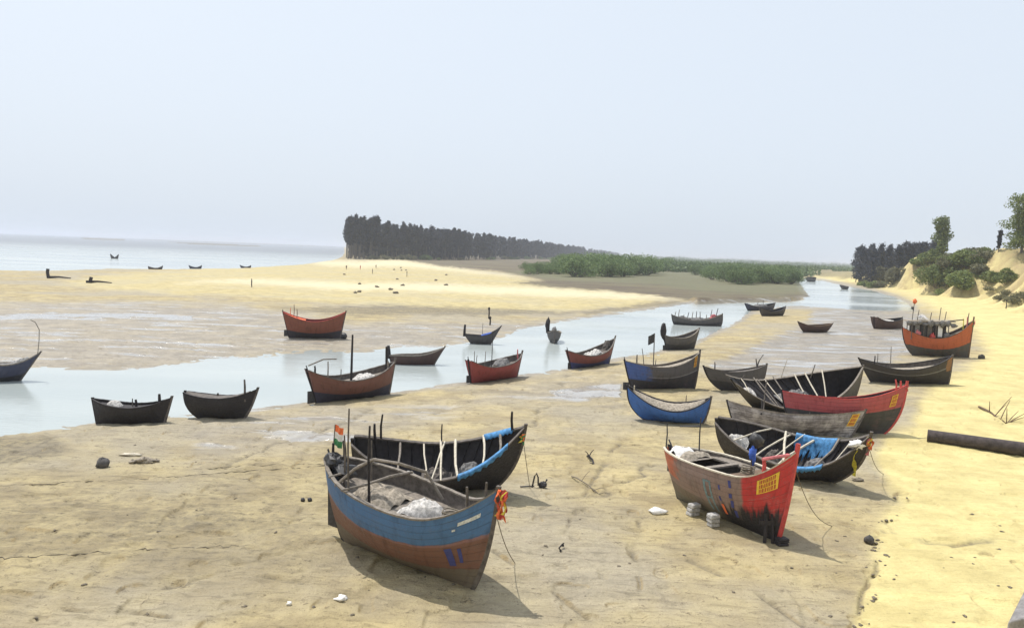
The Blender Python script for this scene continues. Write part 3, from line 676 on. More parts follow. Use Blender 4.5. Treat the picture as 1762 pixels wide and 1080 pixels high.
# 1 blue boat in front
b = make_boat('blue topped boat with rusty brown bottom and orange bow ribbons, nearest of all the boats', (592, 928), (812, 1012), (567, 785), (857, 842), (700, 893), .38, m_blue, heel=3, tr=.16,
              rail=('wood_grey', .06), bulge=.05, stern_bulge=.06, inner='wood_mid', deck=(.80, .1, .90, 'wood_grey', .06),
              rudder=dict(gap=.12, w=.42, h=1.25, z=.3), thwarts=[(.16, .16, 1, .02), (.36, .30, 1.0, .05)], thw_mat='wood_grey', thw_r=.05,
              posts=[(.30, .9, 1, 2.3, .02, 0, .03, 'wood_mid'), (.37, .55, .9, 2.1, 0, 0, .04, 'wood_dark'), (.17, .5, .9, 1.4, 0, 0, .035, 'wood_mid'), (.23, -.3, .9, 1.2, 0, 0, .03, 'wood_mid'),
                     (.88, .6, 1, .55, 0, 0, .045, 'wood_mid'), (.95, .3, 1, .4, 0, 0, .04, 'wood_mid'), (.04, .3, 1, .55, .05, 0, .05, 'wood_dark'), (.07, -.4, 1, .6, -.05, 0, .06, 'wood_dark')])
BL = b
mb = MB()     # bent boom over the deck
pp = [b.P(.20, .95, b.side), b.P(.33, 1, b.side)+Vector((0, -b.side*.9, .75)), b.P(.46, 1, b.side)+Vector((0, -b.side*1.1, .85)), b.P(.52, 1, -b.side)+Vector((0, b.side*.5, .5)), b.P(.60, .95, -b.side)+Vector((0, b.side*.3, -.1))]
mb.tube([lerp(pp[0], pp[1], .0), lerp(pp[0], pp[1], .5)+Vector((0, 0, .1)), pp[1], pp[2], pp[3], pp[4]], .045, 6); mb.build('bent_boom', MT['wood_grey'], b.root)
mb = MB(); mb.blob(b.P(.05, 1, b.side)*1.0+Vector((.15, -b.side*.15, .1)), (.28, .2, .22), seed=3, jag=.5); mb.blob(b.P(.12, 1, b.side)+Vector((.1, -b.side*.5, -.02)), (.35, .3, .2), seed=5, jag=.5); mb.build('engine', MT['steel_dark'], b.root)
garland(b, 1.0, 1.0, 0, .95, ['red_paint', 'orange_cloth', 'red_paint', 'yellow_cloth', 'orange_cloth'], 3, .10, 9)
patch(b, 'lettering', .875, .955, .83, .87, 'mark_white', off=.012); patch(b, 'lettering', .855, .868, .78, .805, 'mark_white', off=.012)
patch(b, 'paint_stripe', .855, .885, .32, .57, m_blue if False else 'mark_blue', skew=-.03, off=.012); patch(b, 'paint_stripe', .90, .915, .36, .55, 'mark_blue', skew=-.02, off=.012)
heap(b, 'fishing_net', 'bunched white net lying on the deck of the nearest blue boat', 'net', .50, .74, .86, .26, 'net_white', 22, .42, 4, ycen=.08)
heap(b, 'fishing_net', 'flat pinkish grey net spread aft on the deck of the nearest blue boat', 'net', .22, .46, .86, .18, 'net_tan', 20, .6, 9)
# tricolour flag on stern pole
def flag(b, t, y, v, h, cols, wid, hgt, name='flag_pole', lean=0.0, rad=.02, mat='wood_mid', dirx=1):
    p = b.P(t, v, 1); base = Vector((p.x, b.side*y*abs(p.y), p.z)); mb = MB(); mb.tube([base-Vector((0, 0, .2)), base+Vector((lean*.5, 0, h*.5)), base+Vector((lean, 0, h))], rad, 6)
    po = mb.build(name, MT[mat], b.root); n = len(cols)
    mb = MB()
    for i, c in enumerate(cols):
        z1 = h-hgt*i/n; z0 = h-hgt*(i+1)/n; k = 5; vs = []
        for j in range(k+1):
            u = j/k; s_ = .06*math.sin(u*7)*u
            for z in (z0, z1): vs.append(base+Vector((lean*z/h+dirx*(u*wid*.8+.02), s_, z-.35*u*hgt/n)))
        mb.add(vs, [(2*j, 2*j+2, 2*j+3, 2*j+1) for j in range(k)], i); mb.add([q+Vector((0, .008, 0)) for q in vs], [(2*j+1, 2*j+3, 2*j+2, 2*j) for j in range(k)], i)
    mb.build('flag', [MT[c] for c in cols], po)
flag(b, .02, .0, 1, 1.05, ['orange_cloth', 'white_cloth', 'green_cloth'], .35, .62, rad=.015, lean=.12)

# 2 black boat behind the blue one
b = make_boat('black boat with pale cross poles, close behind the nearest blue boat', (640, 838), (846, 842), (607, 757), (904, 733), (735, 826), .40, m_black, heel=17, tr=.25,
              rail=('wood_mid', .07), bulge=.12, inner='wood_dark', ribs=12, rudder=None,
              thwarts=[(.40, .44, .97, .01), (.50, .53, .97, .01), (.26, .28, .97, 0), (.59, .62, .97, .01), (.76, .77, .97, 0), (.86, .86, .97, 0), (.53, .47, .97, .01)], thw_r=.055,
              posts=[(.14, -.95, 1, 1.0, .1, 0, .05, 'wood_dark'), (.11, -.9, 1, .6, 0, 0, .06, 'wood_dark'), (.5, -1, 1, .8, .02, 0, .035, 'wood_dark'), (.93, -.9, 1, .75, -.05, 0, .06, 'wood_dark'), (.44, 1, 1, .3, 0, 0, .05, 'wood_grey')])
BK = b
def tarp(b, t0, t1, sd, drop_out, drop_in, mat='blue_tarp', seed=0, label=None):
    vs = []; fs = []; n = 26; r = random.Random(seed); prof = [(.02, -drop_out), (.05, -drop_out*.5), (.055, .03), (0, .07), (-.12, .05), (-.14, -drop_in*.3), (-.14, -drop_in*.65), (-.14, -drop_in)]
    for i in range(n+1):
        t = lerp(t0, t1, i/n); p = b.P(t, 1, sd); k = .75+.25*math.sin(i*1.7+seed)+r.uniform(-.2, .2)
        hh = max(.3, p.z)
        for a, c in prof:
            dep = c*(k if c < 0 else 1)
            if c < -.02 and a < -.05:      # hangs down along the inside of the planking
                pv = b.P(t, max(.2, 1+dep/hh), sd); yy = max(.05, abs(pv.y)-.13)
                vs.append(wpt(b, Vector((pv.x, sd*yy, pv.z+.015))))
            else: vs.append(wpt(b, Vector((p.x, p.y+sd*(a+.03), p.z+dep+.015))))
    m = len(prof); fs = [(i*m+j, (i+1)*m+j, (i+1)*m+j+1, i*m+j+1) for i in range(n) for j in range(m-1)]
    mb = MB(); mb.add(vs, fs); o = mb.build('tarpaulin', MT[mat], None, True); c = sum((Vector(v.co) for v in o.data.vertices), Vector())/len(vs)
    for v in o.data.vertices: v.co -= c
    o.location = c; sol = o.modifiers.new('thick', 'SOLIDIFY'); sol.thickness = .015
    tag(o, label, 'tarpaulin'); return o
tarp(b, .62, .90, b.side, .17, .05, seed=1, label='torn blue tarpaulin along the near rail of the boat behind the blue one')
tarp(b, .76, .93, -b.side, .04, .10, seed=2, label='thin blue tarpaulin on the far rail of the boat behind the blue one')
heap(b, 'fishing_net', 'small white net bundle inside the black boat behind the nearest blue boat', 'net', .28, .36, .45, .16, 'net_white', 6, .4, 14)
mb = MB(); mb.blob(wpt(b, b.P(.44, 1, b.side)+Vector((0, 0, -.12))), (.14, .14, .16), seed=9, jag=.1); o = mb.build('bucket', MT['blue_tarp'], None, True); tag(o, 'small blue drum on the near rail of the boat behind the blue one', 'drum')
garland(b, .96, 1.0, .1, .45, ['yellow_cloth', 'green_cloth', 'orange_cloth'], 5, .14, 4)

# 3 red bow boat
b = make_boat('boat with bright red bow and faded pinkish side, propped on white blocks', (1168, 858), (1338, 932), (1152, 768), (1371, 778), (1268, 824), .36, m_red, heel=0, tr=.25,
              rail=('wood_pale', .05), bulge=.02, stern_bulge=.03, inner='wood_mid', deck=(.93, .02, .30, 'wood_grey', .04), rudder=dict(gap=.20, w=.40, h=.65, z=.75), lift=.12, draft=.12,
              posts=[(.0, .6, 1, .9, 0, 0, .03, 'steel_dark'), (.17, -.7, 1, 1.2, 0, 0, .03, 'steel_dark'), (.86, .85, 1, .45, -.05, 0, .07, 'red_paint'), (.84, -.9, 1, .55, .12, 0, .07, 'red_paint')], stemtop=dict(ext=.28, mat='red_paint'))
RD = b
def deckstrip(b, t0, t1, y0, y1, v, mat):
    mb = MB(); vs = []; n = 12
    for i in range(n+1):
        t = lerp(t0, t1, i/n); p = b.P(t, v, 1); h = max(.02, abs(p.y)-.06)
        for k in (0, 1): vs += [Vector((p.x, b.side*lerp(-h, h, (y0+1)/2), p.z-.06*k)), Vector((p.x, b.side*lerp(-h, h, (y1+1)/2), p.z-.06*k))]
    fs = [(i*4, i*4+1, i*4+5, i*4+4) for i in range(n)]+[(i*4+2, i*4+6, i*4+7, i*4+3) for i in range(n)]+[(i*4+1, i*4+3, i*4+7, i*4+5) for i in range(n)]+[(i*4, i*4+4, i*4+6, i*4+2) for i in range(n)]
    fs += [(0, 2, 3, 1), (n*4, n*4+1, n*4+3, n*4+2)]
    mb.add(vs, fs); mb.build('deck_plank', MT[mat], b.root)
deckstrip(b, .30, .62, .72, 1, .95, 'wood_grey'); deckstrip(b, .30, .62, -1, -.55, .95, 'wood_grey'); deckstrip(b, .62, .95, -1, 1, .95, 'wood_brown'); deckstrip(b, .46, .5, -.6, .75, .97, 'wood_grey')
plate(b, .845, .945, .70, .90)
for t0, v0, v1, wd in ((.62, .72, .80, .012), (.615, .52, .60, .012), (.69, .80, .92, .016), (.685, .62, .70, .02), (.688, .45, .58, .02), (.70, .26, .40, .02)):
    patch(b, 'lettering', t0, t0+wd, v0, v1, 'mark_blue', off=.012, skew=random.uniform(-.006, .006))
for t0, t1, v0, v1 in ((.50, .518, .25, .82), (.548, .562, .25, .82), (.51, .56, .50, .53), (.515, .552, .79, .82)):
    patch(b, 'lettering', t0, t1, v0, v1, 'mark_teal', off=.011)
patch(b, 'lettering', .615, .635, .26, .46, 'orange_cloth', off=.011)
heap(b, 'sack_heap', 'white sacks and plastic piled on the stern deck of the red bow boat', 'sacks', .03, .2, .98, .20, 'white_cloth', 9, .7, 21)
heap(b, 'fishing_net', 'tan net lying aft of the hatch on the red bow boat', 'net', .16, .28, .97, .16, 'net_tan', 8, .8, 23)
mb = MB(); mb.tube([b.P(.02, 1, -b.side)+Vector((0, 0, .75)), b.P(.14, 1, -b.side)+Vector((0, 0, .85))], .03); mb.build('handrail', MT['steel_dark'], b.root)
mb = MB(); p1, p2 = b.P(.86, 1, b.side)+Vector((0, 0, .42)), b.P(.845, 1, -b.side)+Vector((.1, 0, .5)); mb.tube([p1, p2], .05); mb.build('bow_crossbar', MT['pink_cloth'], b.root)
# blue cloth on pole in red boat
mb = MB(); p = b.P(.66, 1, -b.side); base = wpt(b, Vector((p.x, p.y*.2, p.z-.1)))
mb.tube([base, base+Vector((.02, .02, .55)), base+Vector((.10, .05, 1.25))], .03); o = mb.build('bundle_pole', MT['wood_mid']); tag(o, 'short pole with blue cloth and dark bundle standing in the red bow boat', 'pole')
mb = MB(); mb.blob(base+Vector((.05, .02, .62)), (.12, .10, .30), seed=4, jag=.35); mb.build('cloth', MT['blue_cloth'], o, True)
mb = MB(); mb.blob(base+Vector((.12, .05, 1.1)), (.22, .2, .22), seed=8, jag=.4); mb.build('bundle', MT['steel_dark'], o, True)
# support blocks
def ground_blob(name, label, cat, px, py, r, mat, seed, jag=.3, sink=.3, nu=12, nv=8, group=None, parts=None):
    p = hit(px, py); mb = MB()
    for (ox, oy, oz, k) in (parts or [(0, 0, 0, 1)]): mb.blob((ox, oy, oz+r[2]*k*(1-sink)), tuple(a*k for a in r), seed=seed+int(ox*10), jag=jag, nu=nu, nv=nv)
    o = mb.build(name, MT[mat], None, True); o.location = p; tag(o, label, cat, group); return o
def block(name, label, cat, px, py, sz, mat, seed=0, rotz=0):
    p = hit(px, py); mb = MB(); r = random.Random(seed); z = 0
    for i in range(3):
        h = sz[2]/3; mb.box((r.uniform(-.03, .03), r.uniform(-.03, .03), z+h*.5), (sz[0]*r.uniform(.88, 1), sz[1]*r.uniform(.88, 1), h*.97), Matrix.Rotation(rotz+r.uniform(-.15, .15), 3, 'Z'), taper=.9); z += h
    o = mb.build(name, MT[mat]); bv = o.modifiers.new('bevel', 'BEVEL'); bv.width = .04; bv.segments = 3; o.location = p; tag(o, label, cat); return o
block('support_block', 'white support block of stacked bags under the red bow boat, nearer its stern', 'block', 1193, 886, (.42, .34, .42), 'sack_grey', 1, .5)
block('support_block', 'greyish white support block of stacked bags under the middle of the red bow boat', 'block', 1226, 905, (.40, .34, .44), 'sack_grey', 2, .3)
p = hit(1322, 934); mb = MB()
for dx in (-.12, .14): mb.tube([(dx, 0, 0), (dx*.8, .05, .5), (dx*.7, .12, .9)], .055, 7)
mb.box((0, .1, .62), (.55, .12, .16)); o = mb.build('wooden_prop', MT['wood_dark']); o.location = p; tag(o, 'dark two legged wooden prop in the shade under the red bow', 'prop')
block('keel_block', 'dark timber block under the stem foot of the red bow boat', 'block', 1345, 936, (.42, .34, .22), 'wood_dark', 4, .4)

# 4 black boat with blue tarp
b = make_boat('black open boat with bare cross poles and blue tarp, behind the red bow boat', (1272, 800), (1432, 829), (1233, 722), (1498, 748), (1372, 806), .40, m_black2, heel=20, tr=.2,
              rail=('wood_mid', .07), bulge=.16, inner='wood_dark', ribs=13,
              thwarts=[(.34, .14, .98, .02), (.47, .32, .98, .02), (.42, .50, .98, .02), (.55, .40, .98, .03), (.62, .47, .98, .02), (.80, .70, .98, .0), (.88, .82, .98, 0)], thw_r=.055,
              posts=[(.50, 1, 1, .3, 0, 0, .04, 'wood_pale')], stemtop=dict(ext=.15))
TB_ = b
tarp(b, .50, .78, -b.side, .16, .8, seed=4, label='wide blue tarpaulin over the far rail of the boat behind the red bow boat')
tarp(b, .56, .74, b.side, .16, .06, seed=5, label='blue tarpaulin strip on the near rail of the boat behind the red bow boat')
heap(b, 'fishing_net', 'pale net bundled in the stern of the blue tarp boat', 'net', .06, .2, .7, .24, 'net_white', 10, .8, 31)
garland(b, .98, 1.0, 0, .8, ['orange_cloth', 'yellow_cloth', 'pink_cloth', 'yellow_cloth'], 7, .15, 6)
garland(b, .90, 1.0, .25, 1.3, ['yellow_cloth'], 8, .16, 3)
mb = MB(); mb.blob((0, 0, 0), (.3, .25, .18), seed=12, jag=.4); o = mb.build('bow_sack', MT['white_cloth'], None, True); o.location = wpt(b, b.P(.93, .97, b.side)*1.0+Vector((0, -b.side*.2, .05))); tag(o, 'white cloth bundle tucked in the bow of the blue tarp boat', 'cloth')

# 5 grey plank boat
b = make_boat('boat of bare grey planks with yellow plate, between red topped and blue tarp boats', (1268, 738), (1462, 752), (1252, 690), (1489, 706), (1360, 712), .30, m_grey, heel=-14, tr=.3,
              rail=('wood_grey', .07), bulge=.03, inner='wood_grey', deck=(.93, .03, .93, 'wood_grey', .05), posts=[(.25, .6, 1, 1.6, .15, 0, .035, 'wood_mid'), (.23, .9, 1, .5, 0, 0, .06, 'wood_dark'), (.62, -.5, 1, .5, 0, 0, .03, 'wood_mid')])
plate(b, .90, .965, .48, .92)
# 6 red over black boat
b = make_boat('red topped boat with black bottom, lying behind the grey plank boat', (1375, 738), (1520, 746), (1346, 672), (1560, 662), (1450, 686), .28, m_redblk, heel=-8, tr=.1, rail=('red_paint', .05), bulge=.12, inner='wood_dark',
              deck=(.9, .05, .95, 'wood_brown', .05), posts=[(.9, .8, 1, .55, -.03, 0, .05, 'red_paint'), (.95, .2, 1, .35, 0, 0, .06, 'red_paint')], stemtop=dict(ext=.22, mat='red_paint'))
plate(b, .875, .93, .66, .90)
garland(b, .985, 1, 0, .35, ['pink_cloth', 'red_paint'], 11, .15, 4)
# 7 long dark boat with poles
b = make_boat('long charcoal boat with many pale poles across its inside, behind the red topped boat', (1300, 702), (1466, 694), (1258, 652), (1485, 630), (1370, 704), .36, m_long, heel=20, tr=.3, rail=('wood_grey', .06), bulge=.05, inner='wood_dark', ribs=12,
              thwarts=[(.20, .06, 1, .02, .8), (.33, .22, 1, .03, .5), (.42, .30, 1, .02, .6), (.49, .38, 1, .03, .5), (.64, .50, 1, 0, .5), (.70, .60, 1, .02, .6), (.80, .62, 1, .02, .7), (.36, .24, 1, .02, .4)], thw_r=.05,
              posts=[(.55, -1, 1, 1.3, 0, 0, .025, 'wood_pale'), (.2, -.9, 1, .3, .1, 0, .05, 'wood_mid'), (.74, -.9, 1, .7, 0, 0, .04, 'wood_grey')])
LG = b
heap(b, 'fishing_net', 'white cloth and net heap at the stern end of the long charcoal boat', 'net', .05, .14, .7, .28, 'net_white', 6, .6, 41)
# 8 charcoal boat
b = make_boat('flat topped charcoal boat lying just left of the long charcoal boat', (1243, 671), (1306, 671), (1211, 630), (1319, 627), (1262, 640), .30, m_dgrey, heel=-4, tr=.25, rail=('wood_mid', .06), bulge=.05, inner='wood_mid', stern_bulge=.18,
              posts=[(.15, .5, 1, .5, 0, 0, .05, 'wood_mid'), (.82, 0, 1, .9, .55, 0, .05, 'wood_mid'), (.85, 0, 1, .6, -.1, 0, .05, 'wood_mid')], deck=(.95, .03, .96, 'wood_mid', .04))
# 9 blue charcoal boat
b = make_boat('tall charcoal boat with blue stern quarter, standing behind the bright blue boat', (1088, 669), (1194, 669), (1075, 620), (1204, 606), (1140, 632), .32, m_bluedark, heel=-3, tr=.2, rail=('wood_grey', .06), bulge=.02, inner='wood_mid', deck=(.9, .05, .9, 'net_tan', .15),
              rudder=dict(gap=.2, w=.4, h=.55, z=-.1), posts=[(.26, 0, 1, 1.1, -.2, 0, .03, 'wood_mid'), (.16, 0, 1, .6, 0, 0, .06, 'wood_grey'), (.36, .6, 1, .5, .05, 0, .03, 'wood_mid')], stemtop=dict(ext=.2))
flag(b, .38, 0, 1, 2.2, ['steel_dark'], -.55, .6, rad=.035, dirx=1)
plate(b, .905, .955, .70, .98)
# 10 bright blue boat
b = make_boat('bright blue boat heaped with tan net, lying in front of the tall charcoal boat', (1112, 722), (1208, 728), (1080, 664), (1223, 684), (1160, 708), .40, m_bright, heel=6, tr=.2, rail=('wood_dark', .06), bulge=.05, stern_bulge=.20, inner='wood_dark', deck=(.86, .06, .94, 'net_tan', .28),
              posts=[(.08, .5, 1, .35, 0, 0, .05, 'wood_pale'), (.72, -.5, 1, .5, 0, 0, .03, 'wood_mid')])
mb = MB(); p = hit(1214, 726); mb.tube([(0, 0, 0), (.03, .1, .5), (.0, .3, 1.0)], .06); o = mb.build('wooden_prop', MT['wood_pale']); o.location = p; tag(o, 'pale prop stick leaning on the bow end of the bright blue boat', 'prop')
# 11 black boat right
b = make_boat('long black boat with brown bow tip, lying in front of the orange cabin boat', (1500, 657), (1631, 661), (1478, 616), (1639, 612), (1555, 636), .30, m_black3, heel=4, tr=.05, rail=('wood_dark', .06), bulge=.02, inner='wood_mid', deck=(.8, .1, .9, 'net_tan', .06),
              posts=[(.35, 0, 1, 1.5, -.1, 0, .03, 'wood_mid'), (.2, 0, 1, .8, 0, 0, .03, 'wood_mid'), (.15, .5, 1, .6, 0, 0, .05, 'wood_dark')])
# 12 orange cabin boat
b = make_boat('orange cabin boat with grey bottom and roofed wheelhouse at the sand edge', (1572, 611), (1666, 615), (1553, 563), (1675, 551), (1610, 582), .34, m_orange, heel=0, tr=.3, rail=('wood_brown', .06), bulge=.0, stern_bulge=.12, inner='wood_mid', deck=(.9, .03, .95, 'wood_grey', .05),
              posts=[(.12, 0, 1, 3.0, .2, 0, .04, 'wood_mid'), (.9, .5, 1, .9, 0, 0, .05, 'pink_cloth'), (.93, -.3, 1, 1.1, .05, 0, .05, 'wood_mid'), (.88, -.6, 1, .8, 0, 0, .05, 'yellow_cloth')], stemtop=dict(ext=.35, mat='wood_brown'))
cz = b.P(.4, .95, 1).z; x0, x1 = b.P(.1, 1, 1).x, b.P(.62, 1, 1).x; hw = b.W*.72
mb = MB(); mb.box(((x0+x1)/2, 0, cz+.85), (x1-x0-.35, hw*1.7, 1.5)); cab = mb.build('cabin', MT['wood_dark'], b.root)
mb = MB(); mb.box(((x0+x1)/2+.1, 0, cz+1.68), (x1-x0+.9, hw*2.3, .09), Matrix.Rotation(-.02, 3, 'Y')); rf = mb.build('roof', MT['net_tan'], cab)
mb = MB()
for i in range(9): mb.blob((lerp(x0-.3, x1+.4, i/8), b.side*hw*1.12, cz+1.55-random.uniform(0, .25)), (.28, .10, random.uniform(.12, .35)), seed=500+i, jag=.4)
mb.build('awning_edge', MT['net_grey'], rf, True)
for fx, hh in ((.2, 1.0), (.55, .8), (.8, 1.3), (.95, .9)):
    mb = MB(); mb.tube([(lerp(x0, x1, fx), 0, cz+1.6), (lerp(x0, x1, fx)+.15, .1, cz+1.7+hh)], .035); mb.build('roof_pole', MT['wood_mid'], rf)
for i, (fx, mt) in enumerate(((.08, 'net_grey'), (.3, 'steel_dark'), (.5, 'wood_mid'), (.68, 'wood_dark'), (.85, 'white_cloth'))):
    mb = MB(); x = lerp(x0+.3, x1-.3, fx); mb.box((x, b.side*(hw*.85+.02), cz+.8), ((x1-x0)*.12, .03, 1.15)); mb.build('window', MT[mt], cab)
for fx in (0, .33, .66, 1):
    for sd in (1, -1):
        mb = MB(); x = lerp(x0, x1, fx); mb.tube([(x, sd*hw*1.02, cz-.1), (x, sd*hw*1.02, cz+1.64)], .04); mb.build('roof_post', MT['wood_mid'], cab)
for i in range(3):
    mb = MB(); mb.blob(b.P(.2+.2*i, 1, b.side)+Vector((0, -b.side*.3, .12)), (.25, .2, .3), seed=60+i, jag=.4); mb.build('cargo', MT[('pink_cloth', 'red_paint', 'net_grey')[i]], b.root, True)
heap(b, 'fishing_net', 'grey net heaped on the wheelhouse roof of the orange cabin boat', 'net', .2, .34, 1, .22, 'net_white', 6, .6, 51).location += Vector((0, 0, 1.75))
heap(b, 'black_bundle', 'black bundle on the roof edge of the orange cabin boat below its red pennant', 'bundle', .10, .14, 1, .26, 'steel_dark', 3, .3, 53).location += Vector((0, 0, 2.2))
mb = MB(); mb.blob(b.P(.12, 1, 1)*1.0+Vector((.2, -b.P(.12, 1, 1).y, 2.95)), (.18, .18, .22), seed=71, jag=.35); mb.build('pennant', MT['orange_cloth'], b.root, True)
garland(b, .99, 1, 0, .5, ['green_cloth', 'pink_cloth', 'orange_cloth'], 21, .2, 5)
mb = MB(); mb.tube([(x1-.1, b.side*hw, cz+1.75), (x1+1.3, b.side*hw*.8, cz+1.95)], .05); mb.build('boom', MT['wood_dark'], b.root)
# 13 small dark boat behind orange one
b = make_boat('small dark maroon boat afloat just left of the orange cabin boat', (1508, 568), (1550, 567), (1504, 545), (1553, 546), (1530, 553), .34, m_smbrn, water=True, draft=.3, tr=.5, rail=('wood_dark', .08), inner='wood_dark', far=True)
heap(b, 'fishing_net', 'white net along the rail of the small dark maroon boat', 'net', .2, .6, .95, .25, 'net_white', 7, .6, 61, ycen=.3)
# 14 dark grey boat with tall stern
b = make_boat('dark grey boat with tall black stern fin at the shoal edge', (1147, 602), (1193, 600), (1142, 576), (1203, 565), (1172, 582), .36, m_dgrey, tr=.3, rail=('wood_grey', .08), inner='wood_mid', bulge=0, far=True, draft=.1, deck=(.8, .1, .9, 'wood_mid', .05), rudder=dict(gap=.1, w=.3, h=.5, z=0))
mb = MB(); p = b.P(0, 1, 1); mb.blob(Vector((p.x-.05, 0, p.z+.38)), (.34, .2, .8), seed=5, jag=.15); mb.build('stern_fin', MT['wood_dark'], b.root, True)
# 15 cluttered pair afloat
b = make_boat('long low dark boat afloat, crowded with gear and pink sacks at its bow', (1163, 558), (1238, 561), (1156, 541), (1243, 540), (1195, 551), .22, m_dgrey, water=True, draft=.3, tr=.3, rail=('wood_grey', .08), inner='wood_mid', far=True, deck=(.9, .05, .95, 'net_grey', .1),
              posts=[(.05+.09*i, random.uniform(-.7, .7), 1, random.uniform(.5, 1.2), random.uniform(-.2, .4), 0, .06, random.choice(['wood_grey', 'wood_dark', 'wood_mid'])) for i in range(10)])
heap(b, 'fishing_net', 'grey nets heaped along the long low crowded boat', 'net', .1, .7, .95, .35, 'net_grey', 14, .7, 71)
heap(b, 'sack_heap', 'pink and red sacks at the bow of the long low crowded boat', 'sacks', .75, .92, .95, .35, 'pink_cloth', 7, .5, 73)
# 16 two boats
b = make_boat('dark boat afloat with blue gear, farther of the touching pair above the shoal', (1289, 534), (1328, 533), (1283, 522), (1334, 521), (1308, 528), .25, m_navy, water=True, draft=.3, tr=.2, rail=('wood_dark', .1), inner='wood_dark', far=True, posts=[(.4, 0, 1, .9, .1, 0, .06, 'wood_dark'), (.6, 0, 1, 1.0, -.2, 0, .06, 'wood_dark')])
heap(b, 'fishing_net', 'grey blue net heap in the farther boat of the touching pair', 'net', .3, .7, .95, .4, 'net_grey', 7, .6, 81)
b = make_boat('dark boat on the shoal, nearer of the touching pair', (1312, 544), (1346, 543), (1308, 529), (1352, 527), (1330, 536), .28, m_long, tr=.3, rail=('wood_dark', .1), inner='wood_dark', far=True)
# 17 small brown
b = make_boat('small brown open boat alone on the shoal', (1384, 571), (1421, 571), (1373, 553), (1433, 556), (1402, 561), .28, m_smbrn, tr=.05, rail=('wood_brown', .08), inner='wood_brown', far=True)
# 18 far
b = make_boat('tiny dark boat alone up the far creek', (1449, 497), (1458, 498), (1446, 490), (1460, 495), (.5, .25), .3, m_black, water=True, draft=.2, rail=('wood_dark', .1), far=True)
b = make_boat('tiny dark cabin boat at the head of the far creek', (1390, 484), (1402, 485), (1387, 479), (1404, 479), (.5, .3), .35, m_dgrey, water=True, draft=.2, rail=('wood_dark', .1), far=True)
mb = MB(); mb.box((b.L*.5, 0, 2.2), (b.L*.9, 1.8, .35)); mb.box((b.L*.5, 0, 1.5), (b.L*.5, 1.2, 1.4)); mb.build('cabin', MT['wood_dark'], b.root)
# 19-28
b = make_boat('dull red boat with navy bottom, at the water edge right of the maroon one', (983, 634), (1047, 626), (976, 603), (1058, 582), (1022, 612), .34, m_rednavy, tr=.2, rail=('wood_mid', .07), inner='wood_mid', bulge=0, rudder=dict(gap=.05, w=.3, h=.5, z=0), deck=(.78, .1, .9, 'wood_mid', .05), stemtop=dict(ext=.25))
heap(b, 'fishing_net', 'white net piled in the dull red boat with navy bottom', 'net', .40, .68, .9, .3, 'net_white', 9, .6, 91)
heap(b, 'dark_bundle', 'dark bundle in the bow of the dull red boat with navy bottom', 'bundle', .78, .88, .95, .35, 'wood_mid', 4, .5, 92)
b = make_boat('maroon red boat with a thin mast and a red bow tip, at the water edge', (811, 659), (889, 648), (806, 620), (898, 608), (850, 632), .34, m_redall, tr=.3, rail=('wood_mid', .06), inner='wood_mid', bulge=.0, rudder=dict(gap=.15, w=.3, h=.5, z=.05), deck=(.75, .1, .9, 'wood_mid', .05), stemtop=dict(ext=.25),
              posts=[(.42, 0, 1, 2.3, 0, 0, .03, 'wood_dark'), (.1, .4, 1, .6, 0, 0, .03, 'wood_grey'), (.16, -.4, 1, .9, 0, 0, .03, 'wood_grey'), (.24, .3, 1, 1.0, .05, 0, .03, 'wood_grey'), (.86, .6, 1, .6, -.1, 0, .06, 'pink_cloth')])
heap(b, 'fishing_net', 'grey net heap in the maroon red boat', 'net', .5, .72, .9, .3, 'net_grey', 8, .6, 101)
b = make_boat('low reddish brown boat afloat, just behind the bow of the tall masted boat', (675, 626), (744, 627), (670, 611), (765, 597), (710, 612), .26, m_smbrn, water=True, draft=.25, tr=.15, rail=('wood_grey', .09), inner='wood_mid', bulge=-.02, far=True, deck=(.9, .06, .9, 'wood_grey', .05), posts=[(.0, 0, 1, .75, -.1, 0, .16, 'wood_dark')])
b = make_boat('dark curved boat with a high black curled stern, at the muddy far edge', (812, 591), (843, 592), (799, 574), (862, 561), (826, 578), .28, m_long, tr=.1, rail=('wood_dark', .08), inner='wood_mid', bulge=0, far=True, draft=.1, deck=(.9, .1, .9, 'wood_grey', .05), posts=[(.0, 0, 1, .9, .05, 0, .15, 'wood_dark'), (.5, 0, 1, 1.2, 0, 0, .03, 'wood_mid')])
heap(b, 'fishing_net', 'blue grey netting in the dark curved boat', 'net', .45, .75, .95, .25, 'blue_cloth', 6, .5, 111)
b = make_boat('small dark boat afloat in mid creek, seen end on', (952, 585), (953.5, 591.5), (-.05, .3, 0), (.05, .42, 0), (.5, .30), .38, m_dgrey, water=True, draft=.25, tr=.75, rail=('wood_grey', .1), inner='wood_dark', bulge=0, far=True)
heap(b, 'dark_bundle', 'dark gear stacked in the boat seen end on', 'bundle', .2, .6, 1, .4, 'net_grey', 5, .5, 121)
b2 = b; mb = MB(); mb.blob(b.P(.6, 1, b.side)*1.0+Vector((0, 0, .7)), (.25, .25, .75), seed=77, jag=.3); mb.build('engine_hood', MT['wood_dark'], b.root, True)
